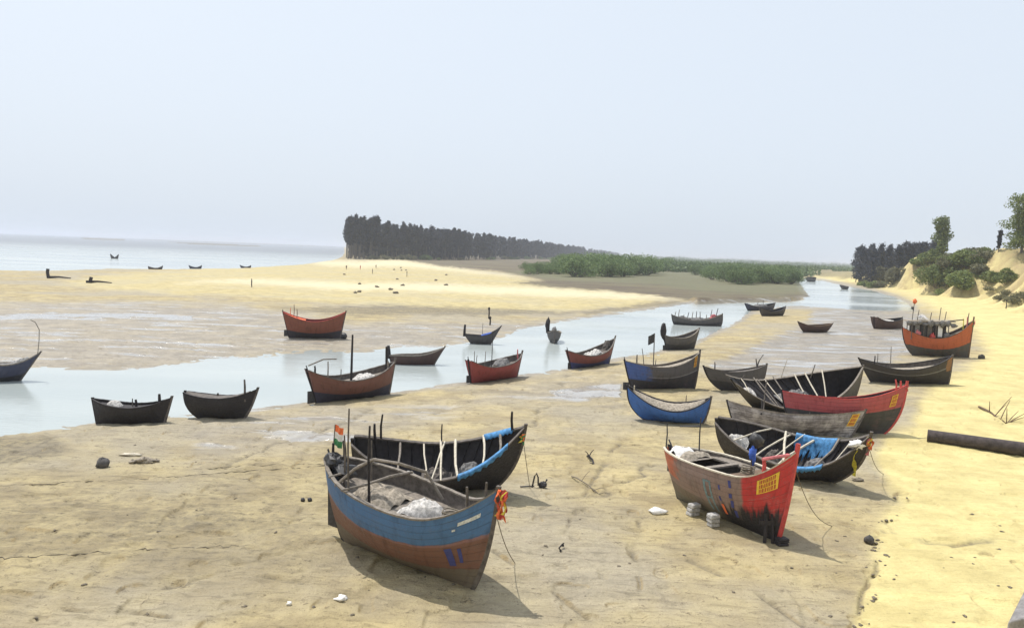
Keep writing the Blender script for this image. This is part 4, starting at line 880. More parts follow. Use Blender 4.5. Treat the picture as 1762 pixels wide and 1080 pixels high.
b = make_boat('brown boat with navy bottom and a tall dark mast, at the water edge', (545, 693), (669, 678), (528, 636), (679, 622), (610, 655), .36, m_brown, tr=.25, rail=('wood_mid', .06), inner='wood_mid', bulge=.0, rudder=dict(gap=.12, w=.4, h=.7, z=.02), deck=(.80, .08, .9, 'wood_grey', .05), stemtop=dict(ext=.25),
              posts=[(.46, .2, .9, 2.7, .05, 0, .075, 'wood_dark'), (.06, .5, 1, .4, 0, 0, .06, 'wood_dark'), (.2, .3, 1, .9, 0, 0, .04, 'wood_grey'), (.32, .5, 1, .6, 0, 0, .03, 'wood_mid'), (.90, .1, 1, 1.2, -.05, 0, .09, 'wood_dark'), (.88, .7, 1, .4, 0, 0, .07, 'wood_grey')])
mb = MB(); mb.tube([b.P(.06, 1, 1)*1+Vector((0, 0, .3)), b.P(.2, 1, 1)+Vector((0, -.6, .95)), b.P(.34, 1, 1)+Vector((0, -.8, 1.1))], .04); mb.build('tiller_frame', MT['wood_grey'], b.root)
heap(b, 'fishing_net', 'white net laid amidships in the tall masted brown boat', 'net', .52, .74, .88, .2, 'net_white', 10, .6, 131)
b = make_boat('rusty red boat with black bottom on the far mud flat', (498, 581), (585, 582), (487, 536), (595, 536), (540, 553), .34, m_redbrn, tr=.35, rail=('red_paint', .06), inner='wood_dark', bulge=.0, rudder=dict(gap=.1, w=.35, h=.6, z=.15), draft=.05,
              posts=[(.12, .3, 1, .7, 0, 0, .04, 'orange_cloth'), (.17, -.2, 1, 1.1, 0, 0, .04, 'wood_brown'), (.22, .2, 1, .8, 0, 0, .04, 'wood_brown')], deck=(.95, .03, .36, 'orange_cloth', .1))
BRR = b
ground_blob('mooring_float', 'black float on the mud at the bow of the rusty red boat', 'float', 590, 582, (.45, .3, .32), 'steel_dark', 3)
b = make_boat('black boat with upswept ends, left of the round bottomed black one', (168, 729), (283, 726), (160, 686), (295, 684), (225, 702), .34, m_black, tr=.1, rail=('wood_dark', .06), inner='wood_dark', bulge=.0, deck=(.9, .1, .85, 'wood_dark', .06), posts=[(.54, 0, 1, .3, 0, 0, .07, 'wood_dark'), (.86, .4, 1, .4, 0, 0, .08, 'wood_dark'), (.5, 0, 1, .35, 0, 0, .03, 'wood_mid')])
heap(b, 'fishing_net', 'pale net lying low in the upswept black boat at the left water edge', 'net', .16, .38, .95, .2, 'net_white', 8, .6, 141)
b = make_boat('black round bottomed boat with a stub post at its bow, by the water', (345, 719), (420, 719), (319, 674), (443, 669), (375, 686), .36, m_black, heel=-3, tr=.4, rail=('wood_dark', .06), inner='wood_mid', bulge=.05, stern_bulge=.22, deck=(.97, .03, .9, 'wood_mid', .1), posts=[(.86, .7, .9, .85, 0, 0, .06, 'wood_mid'), (.45, 0, 1, .2, 0, 0, .06, 'wood_mid')])
b = make_boat('navy boat afloat at the left picture edge with a bent rod', (-60, 657), (30, 655), (-75, 625), (69, 606), (8, 628), .26, m_navy, water=True, draft=.2, tr=.1, rail=('wood_grey', .08), inner='wood_mid', bulge=0, deck=(.95, .05, .95, 'net_grey', .1))
mb = MB(); p = b.P(.97, 1, 1); mb.tube([(p.x, 0, p.z), (p.x+.08, 0, p.z+.8), (p.x+.1, 0, p.z+1.5), (p.x-.1, 0, p.z+1.95), (p.x-.35, 0, p.z+2.1)], .025); mb.build('bent_rod', MT['wood_grey'], b.root)
heap(b, 'fishing_net', 'grey white netting along the navy boat at the left edge', 'net', .6, .9, 1, .2, 'net_white', 8, .5, 151)
# far sea boats
for lab, S, B, TS, TB, pile in (('small dark boat alone out on the sea', (192, 444.5), (202, 445), (190, 437), (204, 437.5), 1),
                          ('low white and grey boat at the sea edge left of the other two low boats', (257, 463), (277, 463.5), (255, 458), (280, 457), 0),
                          ('low dark boat with dark ends at the sea edge between two other low boats', (328, 461.5), (345, 462), (325, 456.5), (347, 456.5), 0),
                          ('low black boat at the sea edge nearest the pine wood', (416, 460.5), (430, 461), (413, 456), (432, 456.5), 0)):
    b = make_boat(lab, S, B, TS, TB, (.5, .12), .25, m_dgrey if pile else m_navy, water=True, draft=.2, rail=('wood_grey' if 'white' in lab else 'wood_dark', .15), far=True)
for px, py, lab in ((92, 479, 'dark driftwood stump with long tail on the far left sand'), (160, 487, 'short dark driftwood stump on the far left sand')):
    p = hit(px, py); mb = MB(); mb.tube([(-1, 0, 0), (-1.2, 0, 1.2), (-1.1, 0, 1.9)] if px < 100 else [(-.6, 0, 0), (-.3, 0, 1.1)], .3); mb.tube([(-1.2, 0, .2), (1, 0, .35), (3.5, 0, .2)], .3, r1=.1); o = mb.build('driftwood', MT['wood_dark']); o.location = p; tag(o, lab, 'driftwood')

# nets and gear in the bottoms of the open boats
heap(BK, 'fishing_net', 'dark net piled in the bottom of the black pole boat', 'net', .40, .62, .42, .35, 'wood_mid', 6, .7, 201)
heap(BK, 'fishing_net', 'grey brown net near the bow of the black pole boat', 'net', .66, .80, .5, .25, 'net_grey', 6, .7, 203)
heap(TB_, 'fishing_net', 'dark net piled in the bottom of the blue tarp boat', 'net', .30, .52, .42, .35, 'wood_mid', 6, .7, 205)
heap(TB_, 'fishing_net', 'grey net near the bow inside the blue tarp boat', 'net', .64, .80, .5, .3, 'net_grey', 6, .7, 207)
heap(LG, 'fishing_net', 'grey brown net heap amidships in the long charcoal boat', 'net', .35, .6, .5, .4, 'net_grey', 6, .7, 209)
def coil(b, t, v, lab, rad=.24, mat='rope'):
    p = b.P(t, v, b.side); c = wpt(b, Vector((p.x, p.y*.35, p.z+.05))); mb = MB(); r = random.Random(int(t*999))
    mb.tube([Vector((math.cos(a*.55)*rad*(1+.12*math.sin(a*1.7)), math.sin(a*.55)*rad*(1+.12*math.cos(a*1.3)), .012*a*.5+r.uniform(0, .02))) for a in range(46)], .022, 5)
    o = mb.build('rope_coil', MT[mat]); o.location = c; tag(o, lab, 'rope')
coil(BL, .80, .86, 'coil of rope on the foredeck of the nearest blue boat'); coil(RD, .72, .98, 'coil of rope on the foredeck of the red bow boat', .2)
# ------------------------------------------------------------------ things on the sand
def log(): 
    p0 = hit(1595, 758); p1 = hit(1800, 788); d = (p1-p0); mb = MB(); n = 14; r = .30
    pts = [p0.lerp(p1, i/n)+Vector((0, 0, .28)) for i in range(n+1)]; mb.tube([q-p0 for q in pts], r, 14, r1=.33)
    o = mb.build('log', MT['log'], None, True); o.location = p0; tag(o, 'long dark log lying on the bright sand at the right edge', 'log')
log()
def branch(px, py, px2, py2, lab, mat='wood_brown', rad=.05, seed=0, twigs=6, name='branch'):
    a, c = hit(px, py), hit(px2, py2); d = c-a; r = random.Random(seed); mb = MB(); up = Vector((0, 0, 1)); L = d.length
    pts = [d*(i/5)+Vector((r.uniform(-.05, .05), r.uniform(-.05, .05), .05+.08*math.sin(i)))*1 for i in range(6)]; mb.tube(pts, rad, 6, r1=rad*.5)
    for i in range(twigs):
        s = pts[r.randrange(1, 6) if i % 3 else 5]; e = s+Vector((r.uniform(-.3, .3)*L, r.uniform(-.2, .2)*L, r.uniform(.05, .3)*L)); mb.tube([s, s.lerp(e, .5)+Vector((0, 0, .04)), e], rad*.45, 5, r1=rad*.2)
    o = mb.build(name, MT[mat]); o.location = a; tag(o, lab, 'branch'); return o
branch(1684, 701, 1731, 728, 'bare forked brown branch on bright sand above the log', rad=.07, seed=2, twigs=9)
branch(1012, 786, 1022, 798, 'small dark forked twig on the mud right of the black boat', 'wood_dark', .06, 4, 3, 'twig')
branch(968, 942, 962, 948, 'dark twig stub on the sand between the two front boats', 'wood_dark', .035, 5, 4, 'twig')
branch(985, 822, 1030, 848, 'thin line of dark twigs on the sand left of the red bow boat', 'rope', .03, 8, 5, 'twig')
p = hit(926, 838); mb = MB(); mb.tube([(-.3, 0, .0), (-.2, 0, .55), (-.12, 0, .72), (-.02, 0, .5), (.0, 0, .1)], .045); mb.tube([(.05, 0, .0), (.3, .05, .12), (.42, .0, .42)], .055); mb.blob((.25, 0, .14), (.2, .14, .16), seed=3, jag=.4)
mb.tube([(-.9, -.1, .03), (-.2, 0, .06)], .035); o = mb.build('anchor', MT['steel_dark']); o.location = p; o.scale = (.75, .75, .75); tag(o, 'dark iron anchor on the mud off the bow of the black pole boat', 'anchor')
def rope(pts, lab, rad=.02, mat='rope'):
    P3 = []
    for i in range(len(pts)-1):
        for k in range(12):
            t = k/12; P3.append((lerp(pts[i][0], pts[i+1][0], t), lerp(pts[i][1], pts[i+1][1], t)))
    P3.append(pts[-1]); W3 = [hit(*q)+Vector((random.uniform(-.06, .06), random.uniform(-.10, .10), random.uniform(-.018, .014))) for q in P3]; a = W3[0].copy()
    mb = MB(); mb.tube([q-a for q in W3], rad, 5); o = mb.build('mooring_rope', MT[mat]); o.location = a; tag(o, lab, 'rope', 'ropes lying on the mud')
rope([(-60, 842), (0, 836), (120, 829), (230, 824), (330, 818), (450, 808), (560, 802)], 'dark rope stretched over the left mud below the stones', .015)
rope([(-60, 961), (60, 958), (200, 947), (310, 942), (410, 938)], 'dark rope stretched over the left foreground mud, lowest in the picture', .015)
rope([(330, 808), (420, 801), (520, 798), (590, 799)], 'faint thin rope ending at the stern of the nearest blue boat', .014)
def line(b, px, py, lab, sag=.25, rad=.012):
    a = wpt(b, b.P(.985, .97, b.side)); c = hit(px, py); mb = MB(); mb.tube([(c-a)*(i/10)-Vector((0, 0, sag*math.sin(math.pi*i/10))) for i in range(11)], rad, 5)
    o = mb.build('mooring_rope', MT['rope']); o.location = a; tag(o, lab, 'rope', 'ropes lying on the mud')
line(BL, 886, 968, 'thin rope slanting from the bow of the nearest blue boat to the sand')
line(BK, 912, 840, 'thin rope hanging from the bow of the black pole boat toward the anchor', .05)
line(RD, 1432, 905, 'thin rope running from the red bow down to the sand', .5)
line(TB_, 1520, 815, 'thin rope from the ribboned bow of the blue tarp boat to the sand', .3)
ground_blob('rock', 'dark rock with pale top alone on the left mud', 'rock', 176, 803, (.24, .2, .2), 'dark_stone', 11)
ground_blob('plank_debris', 'flat tan plank piece on the left mud above the yellow debris', 'debris', 226, 784, (.42, .12, .07), 'wood_pale', 12)
ground_blob('debris_heap', 'yellowish scrap heap on the left mud beside the dark rock', 'debris', 248, 796, (.28, .18, .13), 'net_tan', 13, .5, parts=[(0, 0, 0, 1), (.4, .2, 0, .5), (-.4, -.1, 0, .6)])
ground_blob('float_ball', 'dark round float on the sand, left one of a pair left of the blue boat', 'float', 521, 862, (.075, .075, .075), 'steel_dark', 14, .1)
ground_blob('float_ball', 'dark round float on the sand, right one of a pair left of the blue boat', 'float', 533, 862, (.08, .08, .08), 'steel_dark', 15, .1)
ground_blob('plastic_bag', 'crumpled white plastic bag on the sand left of the red bow boat', 'litter', 1131, 883, (.3, .18, .1), 'white_cloth', 16, .6)
ground_blob('rock', 'grey stone alone on the sand right of the red bow boat', 'rock', 1496, 933, (.16, .13, .13), 'dark_stone', 17, .4)
ground_blob('plastic_bag', 'small white scrap at the bottom of the sand left of the blue boat', 'litter', 586, 1032, (.14, .1, .06), 'white_cloth', 18, .6)
ground_blob('plastic_bag', 'tiny white scrap low on the left foreground sand', 'litter', 498, 1040, (.07, .06, .05), 'white_cloth', 19, .5)
ground_blob('sand_clod', 'dark clod of weed at the foot of the blue tarp boat bow', 'debris', 1476, 827, (.22, .15, .07), 'rope', 20, .5)
ground_blob('anchor_stone', 'dark anchor stone at the end of a stick by the orange cabin boat', 'stone', 1689, 617, (.3, .22, .22), 'dark_stone', 22, .4)
# dark weed and clods scattered on the sand
clods = []
for i in range(112):
    px, py = random.uniform(20, 1740), random.uniform(750, 1075)
    if i < 24: px, py = random.uniform(1420, 1740), random.uniform(880, 1070)
    if i >= 76: t_ = random.random(); T_ = TRACKS[3]; q_ = min(3, int(t_*4)); f_ = t_*4-q_; px, py = lerp(T_[q_][0], T_[q_+1][0], f_)+random.gauss(6, 9), lerp(T_[q_][1], T_[q_+1][1], f_)+random.gauss(0, 4)
    p = hit(px, min(py, 1085)); mb = None
    if not clods or i < 4:
        mb = MB(); mb.blob((0, 0, .01), (.085, .07, .03), seed=200+i, jag=.6, nu=9, nv=5); o = mb.build('weed_clod', MT['rope'], None, True); clods.append(o)
    else: o = random.choice(clods[:4]).copy(); C.objects.link(o)
    o.location = p; s = random.uniform(.25, .9); o.scale = (s, s*random.uniform(.6, 1.2), s); o.rotation_euler = (0, 0, random.uniform(0, 6.3))
    tag(o, 'little dark clod of dry weed scattered on the foreground sand', 'weed', 'weed clods strewn over the sand')
# corner slab
p = hit(1738, 1079); mb = MB(); sh = lambda L: [(x+.93*y, y, z) for x, y, z in L]
mb.add(sh([(0, -.6, -.3), (1.3, -.6, -.3), (1.3, 3.0, -.3), (.05, 3.0, -.3), (.06, -.5, .40), (1.3, -.5, .75), (1.3, 2.9, .6), (.10, 2.9, .3), (.0, 1.3, .48), (.9, 1.3, .78)]),
       [(3, 2, 1, 0), (0, 1, 5, 4), (1, 2, 6, 5), (2, 3, 7, 6), (3, 0, 4, 8), (3, 8, 7), (4, 5, 9, 8), (8, 9, 6, 7), (5, 6, 9)])
o = mb.build('stone_slab', MT['stone']); o.location = p; bv = o.modifiers.new('bevel', 'BEVEL'); bv.width = .05; bv.segments = 3; tag(o, 'grey stone slab at the bottom right corner of the picture', 'stone')

# people far out on the sandspit
def person_mesh(name, cloth):
    bm = bmesh.new(); J = {}
    def v(k, co): J[k] = bm.verts.new(co)
    for k, co in dict(pel=(0, 0, .92), waist=(0, 0, 1.1), chest=(0, 0, 1.32), neck=(0, 0, 1.45), head=(0, .02, 1.60), top=(0, .02, 1.70), shl=(.18, 0, 1.38), ell=(.24, .02, 1.12), hal=(.23, .08, .86), shr=(-.18, 0, 1.38), elr=(-.25, 0, 1.12), har=(-.22, .06, .88),
                      hil=(.09, 0, .88), knl=(.10, .05, .48), anl=(.10, -.02, .08), tol=(.11, .14, .03), hir=(-.09, 0, .88), knr=(-.11, -.02, .48), anr=(-.12, -.08, .08), tor=(-.12, .08, .03)).items(): v(k, co)
    for a, c in (('pel', 'waist'), ('waist', 'chest'), ('chest', 'neck'), ('neck', 'head'), ('head', 'top'), ('chest', 'shl'), ('shl', 'ell'), ('ell', 'hal'), ('chest', 'shr'), ('shr', 'elr'), ('elr', 'har'), ('pel', 'hil'), ('hil', 'knl'), ('knl', 'anl'), ('anl', 'tol'), ('pel', 'hir'), ('hir', 'knr'), ('knr', 'anr'), ('anr', 'tor')): bm.edges.new((J[a], J[c]))
    me = bpy.data.meshes.new(name); order = list(J); bm.verts.index_update(); bm.to_mesh(me); bm.free()
    o = bpy.data.objects.new(name, me); C.objects.link(o)
    sk = o.modifiers.new('skin', 'SKIN'); rad = dict(pel=.15, waist=.13, chest=.16, neck=.055, head=.10, top=.07, shl=.07, ell=.045, hal=.035, shr=.07, elr=.045, har=.035, hil=.10, knl=.065, anl=.045, tol=.035, hir=.10, knr=.065, anr=.045, tor=.035)
    if not me.skin_vertices: me.skin_vertices.new(name='')
    for i, k in enumerate(order): me.skin_vertices[0].data[i].radius = (rad[k], rad[k])
    me.skin_vertices[0].data[0].use_root = True
    ss = o.modifiers.new('sub', 'SUBSURF'); ss.levels = 1; ss.render_levels = 1
    me.materials.append(cloth); return o
pp0 = None
for px, py, lab, mt in ((433, 494, 'lone person in dark clothes standing on the open sandspit', 'steel_dark'), (596, 464, 'person in brown clothes on the spit below the left end of the pine wood', 'wood_brown'), (620, 464, 'person in dark red clothes on the spit, right of the one in brown', 'red_paint'),
                        (647, 462, 'person in pale clothes on the spit, rightmost below the pine wood', 'net_tan'), (641, 471, 'person in black clothes on the spit below the group', 'steel_dark')):
    o = person_mesh('person', MT[mt]); o.location = hit(px, py); o.rotation_euler = (0, 0, random.uniform(0, 6)); tag(o, lab, 'person')
for px, py, h, lab in ((841, 548, 1.5, 'dark stake on the wet sand behind the dark curved boat'), (843, 559, 1.0, 'shorter dark stake on the mud behind the dark curved boat'), (700, 476, 1.6, 'lone stake on the bright spit sand below the pine wood'), (1731, 531, 2.0, 'weathered post on the sand at the foot of the right dune')):
    p = hit(px, py); mb = MB(); mb.tube([(0, 0, -.2), (.03, 0, h*.5), (0, 0, h)], .10, 7, r1=.08); mb.blob((0, 0, h*.85), (.15, .14, .2), seed=int(px), jag=.3); o = mb.build('stake', MT['wood_dark']); o.location = p; tag(o, lab, 'stake')
for i in range(16):
    px, py = random.uniform(560, 800), random.uniform(455, 505); p = hit(px, py); o = clods[i % 4].copy(); C.objects.link(o); o.location = p; o.scale = (6, 5, 9); o.rotation_euler = (0, 0, random.uniform(0, 6)); o.name = 'weed_tuft'
    tag(o, 'tiny dark tuft of weed dotted on the far sandspit', 'weed', 'weed tufts on the far sandspit')

# ------------------------------------------------------------------ vegetation
def foliage_mat(name, a, c):
    k = NT(name); pos = k.n('ShaderNodeTexCoord').outputs['Object']; ri = k.n('ShaderNodeObjectInfo').outputs['Random']
    n = k.noise(pos, .9, 3); f = k.ramp(n, .35, .65); col = k.mix(f, a+(1,), c+(1,))
    h = k.n('ShaderNodeHueSaturation'); k.l(k.math('ADD', .8, k.math('MULTIPLY', ri, .4)), h.inputs['Value']); k.l(col, h.inputs['Color'])
    k.l(h.outputs[0], k.b.inputs['Base Color']); k.b.inputs['Roughness'].default_value = .75
    tl = k.n('ShaderNodeBsdfTranslucent'); k.l(h.outputs[0], tl.inputs['Color']); mx = k.n('ShaderNodeMixShader'); mx.inputs[0].default_value = .32 if 'needles' not in name else .12
    k.l(k.b.outputs[0], mx.inputs[1]); k.l(tl.outputs[0], mx.inputs[2]); k.l(mx.outputs[0], k.t.nodes['Material Output'].inputs['Surface'])
    return k.m
FM = {'pine': foliage_mat('casuarina_needles', (.018, .022, .038), (.034, .040, .056)), 'mang': foliage_mat('mangrove_leaves', (.095, .150, .060), (.19, .255, .10)),
      'bush': foliage_mat('bush_leaves', (.10, .145, .048), (.22, .255, .08)), 'dull': foliage_mat('dry_bush_leaves', (.125, .13, .08), (.21, .20, .115)), 'bark': MT['wood_mid']}
def leaves_mesh(name, cen, size, mat, elong=1.0, droop=0.0, up=None):
    n = len(cen); d = rng.normal(size=(n, 3)); d[:, 2] -= droop; d /= np.linalg.norm(d, axis=1)[:, None]
    e = rng.normal(size=(n, 3)); e -= (e*d).sum(1)[:, None]*d; e /= np.linalg.norm(e, axis=1)[:, None]
    s = size*rng.uniform(.6, 1.3, n)[:, None]
    a = d*s*elong; bb = e*s*.5
    v = np.stack([cen-a*.5-bb*.4, cen-a*.1+bb, cen+a*.5, cen-a*.1-bb], 1).reshape(-1, 3)
    me = bpy.data.meshes.new(name); me.vertices.add(len(v)); me.vertices.foreach_set('co', v.astype(np.float32).ravel())
    me.loops.add(n*4); me.loops.foreach_set('vertex_index', np.arange(n*4, dtype=np.int32)); me.polygons.add(n)
    me.polygons.foreach_set('loop_start', np.arange(0, n*4, 4, dtype=np.int32)); me.polygons.foreach_set('loop_total', np.full(n, 4, np.int32))
    me.materials.append(mat); me.update(calc_edges=True); return me
def casuarina_pts(h, n, base, wid, seed):
    r = np.random.default_rng(seed); pts = []
    nb = max(14, n//28)
    for i in range(nb):
        u = base+(1-base)*r.random()**.85; L = wid*h*(.30+.9*math.sin(math.pi*min(1, max(.05, (u-base)/(1-base)))**.75))*(.6+.6*r.random()); a = r.random()*6.283
        tip = np.array([math.cos(a)*L, math.sin(a)*L, h*u+L*.55]); o = np.array([0, 0, h*u-L*.1]); k = n//nb
        t = r.random(k)[:, None]**.7; p = o+(tip-o)*t+r.normal(size=(k, 3))*np.array([.10, .10, .13])*h*wid*2.2*t
        pts.append(p)
    return np.concatenate(pts)
def tree_proto(name, label, cat, h, n, base, wid, seed, leaf, mat, elong=3.0, trunk=.012):
    root = empty(name); r = random.Random(seed); mb = MB()
    mb.tube([(0, 0, -.3), (h*.01*r.uniform(-1, 1), h*.01, h*.4), (h*.015*r.uniform(-1, 1), 0, h*.75), (0, 0, h*.97)], h*trunk, 7, r1=h*trunk*.25)
    for i in range(10):
        u = base+(1-base)*r.uniform(0, .85); a = r.uniform(0, 6.3); L = h*wid*.9; s = Vector((0, 0, h*u)); mb.tube([s, s+Vector((math.cos(a)*L, math.sin(a)*L, L*.6))], h*trunk*.3, 4, r1=h*trunk*.1)
    mb.build('trunk', FM['bark'], root)
    me = leaves_mesh('crown', casuarina_pts(h, n, base, wid, seed), leaf, mat, elong, .3); o = bpy.data.objects.new('crown', me); C.objects.link(o); o.parent = root
    tag(root, label, cat); return root
def bush_proto(name, label, cat, h, w, n, seed, leaf, mat, lobes=9, trunk=True):
    r = np.random.default_rng(seed); root = empty(name); mb = MB(); pts = []
    for i in range(lobes):
        a = r.random()*6.283; q = r.random()**.6*w*.5; c = np.array([math.cos(a)*q, math.sin(a)*q, h*(.24+.50*r.random()*(1-.4*q/(w*.5)))]); rad = np.array([w*.26, w*.26, h*.26])*(.6+.6*r.random())
        k = n//lobes; d = r.normal(size=(k, 3)); d /= np.linalg.norm(d, axis=1)[:, None]; rr = (.55+.5*r.random(k)**.5)[:, None]
        pts.append(c+d*rr*rad); 
        mb.tube([(c[0]*.15, c[1]*.15, -.2), (c[0]*.6, c[1]*.6, c[2]*.5), tuple(c)], max(.03, h*.015), 5, r1=max(.02, h*.006))
    mb.build('trunk', FM['bark'], root); p = np.concatenate(pts); p[:, 2] = np.maximum(p[:, 2], .05*h)
    me = leaves_mesh('crown', p, leaf, mat, 1.5); o = bpy.data.objects.new('crown', me); C.objects.link(o); o.parent = root
    tag(root, label, cat); return root
def place(proto, first, loc, s, label=None, group=None, rz=None, sz=1.0):
    o = proto if first else copy_tree(proto)
    o.location = loc; o.scale = (s, s, s*sz); o.rotation_euler = (0, 0, random.uniform(0, 6.283) if rz is None else rz)
    if label: o['label'] = label
    if group: o['group'] = group
    return o
# pine wood on the spit
LBL = 'tall dark casuarina pine standing in the crowded wood on the far sandspit'
pines = [tree_proto('casuarina_tree', LBL, 'tree', 26, 1500, b0, wd, 40+i, .62, FM['pine']) for i, (b0, wd) in enumerate(((.30, .085), (.24, .10), (.42, .062), (.28, .11), (.20, .09)))]
used = set()
front = [(-113, 508), (-78, 590), (-44, 700), (15, 1040), (90, 1400), (165, 1800), (330, 2600), (520, 3800), (900, 6500)]
def fpt(s):
    s *= len(front)-1; i = min(int(s), len(front)-2); return Vector(front[i]).lerp(Vector(front[i+1]), s-i)
cnt = 0
pos_list = []
for i in range(225):
    s = random.random()**1.35*.64; q = fpt(s); dist = q.length; back = random.random()**1.5
    u = back*min(60+dist*.10, 180); x = q.x*(1+u/dist)+random.uniform(-4, 4); y = q.y*(1+u/dist)+random.uniform(-3, 3)
    if x/y < -.221: continue
    pos_list.append((x, y))
for i in range(15):   # left end of the wood
    y = 508+random.random()*90; pos_list.append((-.2215*y+random.uniform(-1.5, 12), y))
for (x, y) in pos_list:
    k = random.randrange(5) if x/y > -.20 else random.choice((0, 2, 2)); hs = random.uniform(.88, 1.06)*(1.08 if x/y < -.17 else 1.0)
    place(pines[k], k not in used, (x, y, .3), hs, LBL, 'casuarina pines of the far wood'); used.add(k)
# the rest of the wood: one mass of crowns and trunks
mass = []; mbt = MB()
for i in range(950):
    s = random.random()**1.35; q = fpt(s); dist = q.length; u = (8 if s > .10 else 30)+random.random()**1.5*(130+.25*dist); x = q.x*(1+u/dist)+random.uniform(-6, 6); y = q.y*(1+u/dist)
    if x/y < -.219+.028*max(0, 1-(y-500)/250): continue
    h = random.uniform(20, 27); mass.append(casuarina_pts(h, 240, .06, .12, 900+i)+np.array([x, y, .3])); mbt.tube([(x, y, 0), (x, y, h*.9)], .3, 5, r1=.1)
me = leaves_mesh('pine_wood', np.concatenate(mass), 1.5, FM['pine'], 2.2, .3)
o = bpy.data.objects.new('pine_wood', me); C.objects.link(o); tag(o, 'dense dark depth of the pine wood receding behind its front trees', 'wood', kind='stuff')
tr_ = mbt.build('wood_trunks', FM['bark'], o)
# undergrowth at the foot of the wood
ug = [bush_proto('shrub', 'dark green shrub at the foot of the pine wood', 'shrub', 5, 8, 700, 60+i, .5, FM['dull'] if i else FM['mang'], 7) for i in range(2)]
for i in range(34):
    s = random.random()*.5; q = fpt(s); x, y = q.x*.985+random.uniform(-3, 3), q.y*.985
    place(ug[i % 2], i < 2, (x, y, .2), random.uniform(.5, 1.2), 'low shrub growing along the foot of the far pine wood', 'shrubs along the foot of the pine wood')
# mangrove clumps
LM = 'bright green mangrove bush in the left clump on the brown tidal plain'; LM2 = 'bright green mangrove bush in the right clump beside the creek bend'
mg = [bush_proto('mangrove', LM, 'tree', 8, 10, 2300, 80+i, .36, FM['mang'], 15) for i in range(4)]
used2 = set()
def mplace(px, py, s, lab, grp):
    k = random.randrange(4); p = hit(px, py, z0=.3); place(mg[k], k not in used2, p, s, lab, grp); used2.add(k)
for i in range(60):
    px = random.uniform(966, 1168); mplace(px, random.uniform(462, 476)-(px-1060)*.03-(8 if px < 985 or px > 1130 else 0), random.uniform(.95, 1.5), LM, 'mangroves of the left clump')
for i in range(16): mplace(random.uniform(905, 985), random.uniform(462, 472), random.uniform(.35, .75), LM, 'mangroves of the left clump')
for i in range(62):
    px = random.uniform(1195, 1366); mplace(px, random.uniform(468, 489)-max(0, 1265-px)*.18, random.uniform(.75, 1.15), LM2, 'mangroves of the right clump')
# far green belt to the horizon
mass = []
for i in range(600):
    px = random.uniform(1040, 1480); dy = random.uniform(8, 24) if px < 1400 else random.uniform(6, 17); p = hit(px, hor(px)+dy, z0=0)
    h = random.uniform(4, 8) if dy > 9 else random.uniform(5, 10); c = np.array([p.x, p.y, h*.5]); d = rng.normal(size=(60, 3)); d /= np.linalg.norm(d, axis=1)[:, None]
    mass.append(c+d*rng.uniform(.4, 1, (60, 1))*np.array([h*1.1, h*1.1, h*.5]))
for i in range(420):
    px = random.uniform(1000, 1560); p = hit(px, hor(px)+random.uniform(4.0, 6.5), z0=0); h = random.uniform(9, 18); c = np.array([p.x, p.y, h*.5]); d = rng.normal(size=(60, 3)); d /= np.linalg.norm(d, axis=1)[:, None]
    mass.append(c+d*rng.uniform(.4, 1, (60, 1))*np.array([h*2.5, h*1.5, h*.5]))
allp = np.concatenate(mass); me = leaves_mesh('far_scrub', allp, 1.7, FM['mang'], 1.3); o = bpy.data.objects.new('far_scrub', me); C.objects.link(o); tag(o, 'low green scrub belt running to the horizon behind the mangroves', 'scrub', kind='stuff')
# right bank: dark pines, tall tree, bushes on the dune
LR = 'dark blue green pine in the row behind the right bank dune'
rp = [tree_proto('pine_tree', LR, 'tree', 17, 1300, .12, .13, 140+i, .5, FM['pine'], 2.4) for i in range(3)]
for i in range(64):
    px = 1474+138*i/63+random.uniform(-3, 3); base = 476-(px-1470)*.06; dist = random.uniform(330, 430); d = ray(px, base); t = dist/d.y; p = CAMP+d*t; z = gz(p.x, p.y); z = max(z, .2)
    want = random.uniform(48, 60)*(1 if px > 1490 else .75)*dist/F; topz = CAM_H+(hor(px)-(424-(px-1480)*.04))*dist/F
    h = max(6, topz-z+random.uniform(-4.5, 1.5)); place(rp[i % 3], i < 3, (p.x, p.y, z-.3), h/17, LR, 'pines of the row behind the right dune', sz=1.0)
def bplace(px, py, wpx, hpx, lab, mat, seed, cat='bush', name='bush', n=2200, lobes=10, leafpx=2.6):
    p = hit(px, py); dist = p.y; w_, h_ = wpx*dist/F, hpx*dist/F
    o = bush_proto(name, lab, cat, h_, w_, n, seed, leafpx*dist/F, FM[mat], lobes); o.location = p-Vector((0, 0, .1*h_)); return o
bplace(1616, 492, 52, 50, 'big green bush on the dune face below the tall thin tree', 'bush', 301, n=3000)
bplace(1580, 456, 26, 15, 'light green bush left of the big bush on the dune crest', 'bush', 302)
bplace(1541, 490, 26, 44, 'dull grey green bush at the left end of the dune', 'dull', 303, n=2600)
bplace(1520, 484, 30, 32, 'dull grey green bush behind the creek bank left of the dune end', 'dull', 304)
bplace(1656, 496, 40, 42, 'round green bush on the dune face right of the big bush', 'bush', 306, n=2600)
bplace(1682, 470, 26, 22, 'small dull bush on the dune crest right of the round bush', 'dull', 307)
bplace(1703, 486, 30, 26, 'green bush on the right dune slope, left one of a close pair', 'bush', 308)
bplace(1733, 488, 36, 30, 'green bush on the right dune slope, right one of a close pair', 'bush', 309)
bplace(1660, 492, 22, 18, 'low bush at the base of the round bush on the dune', 'dull', 310)
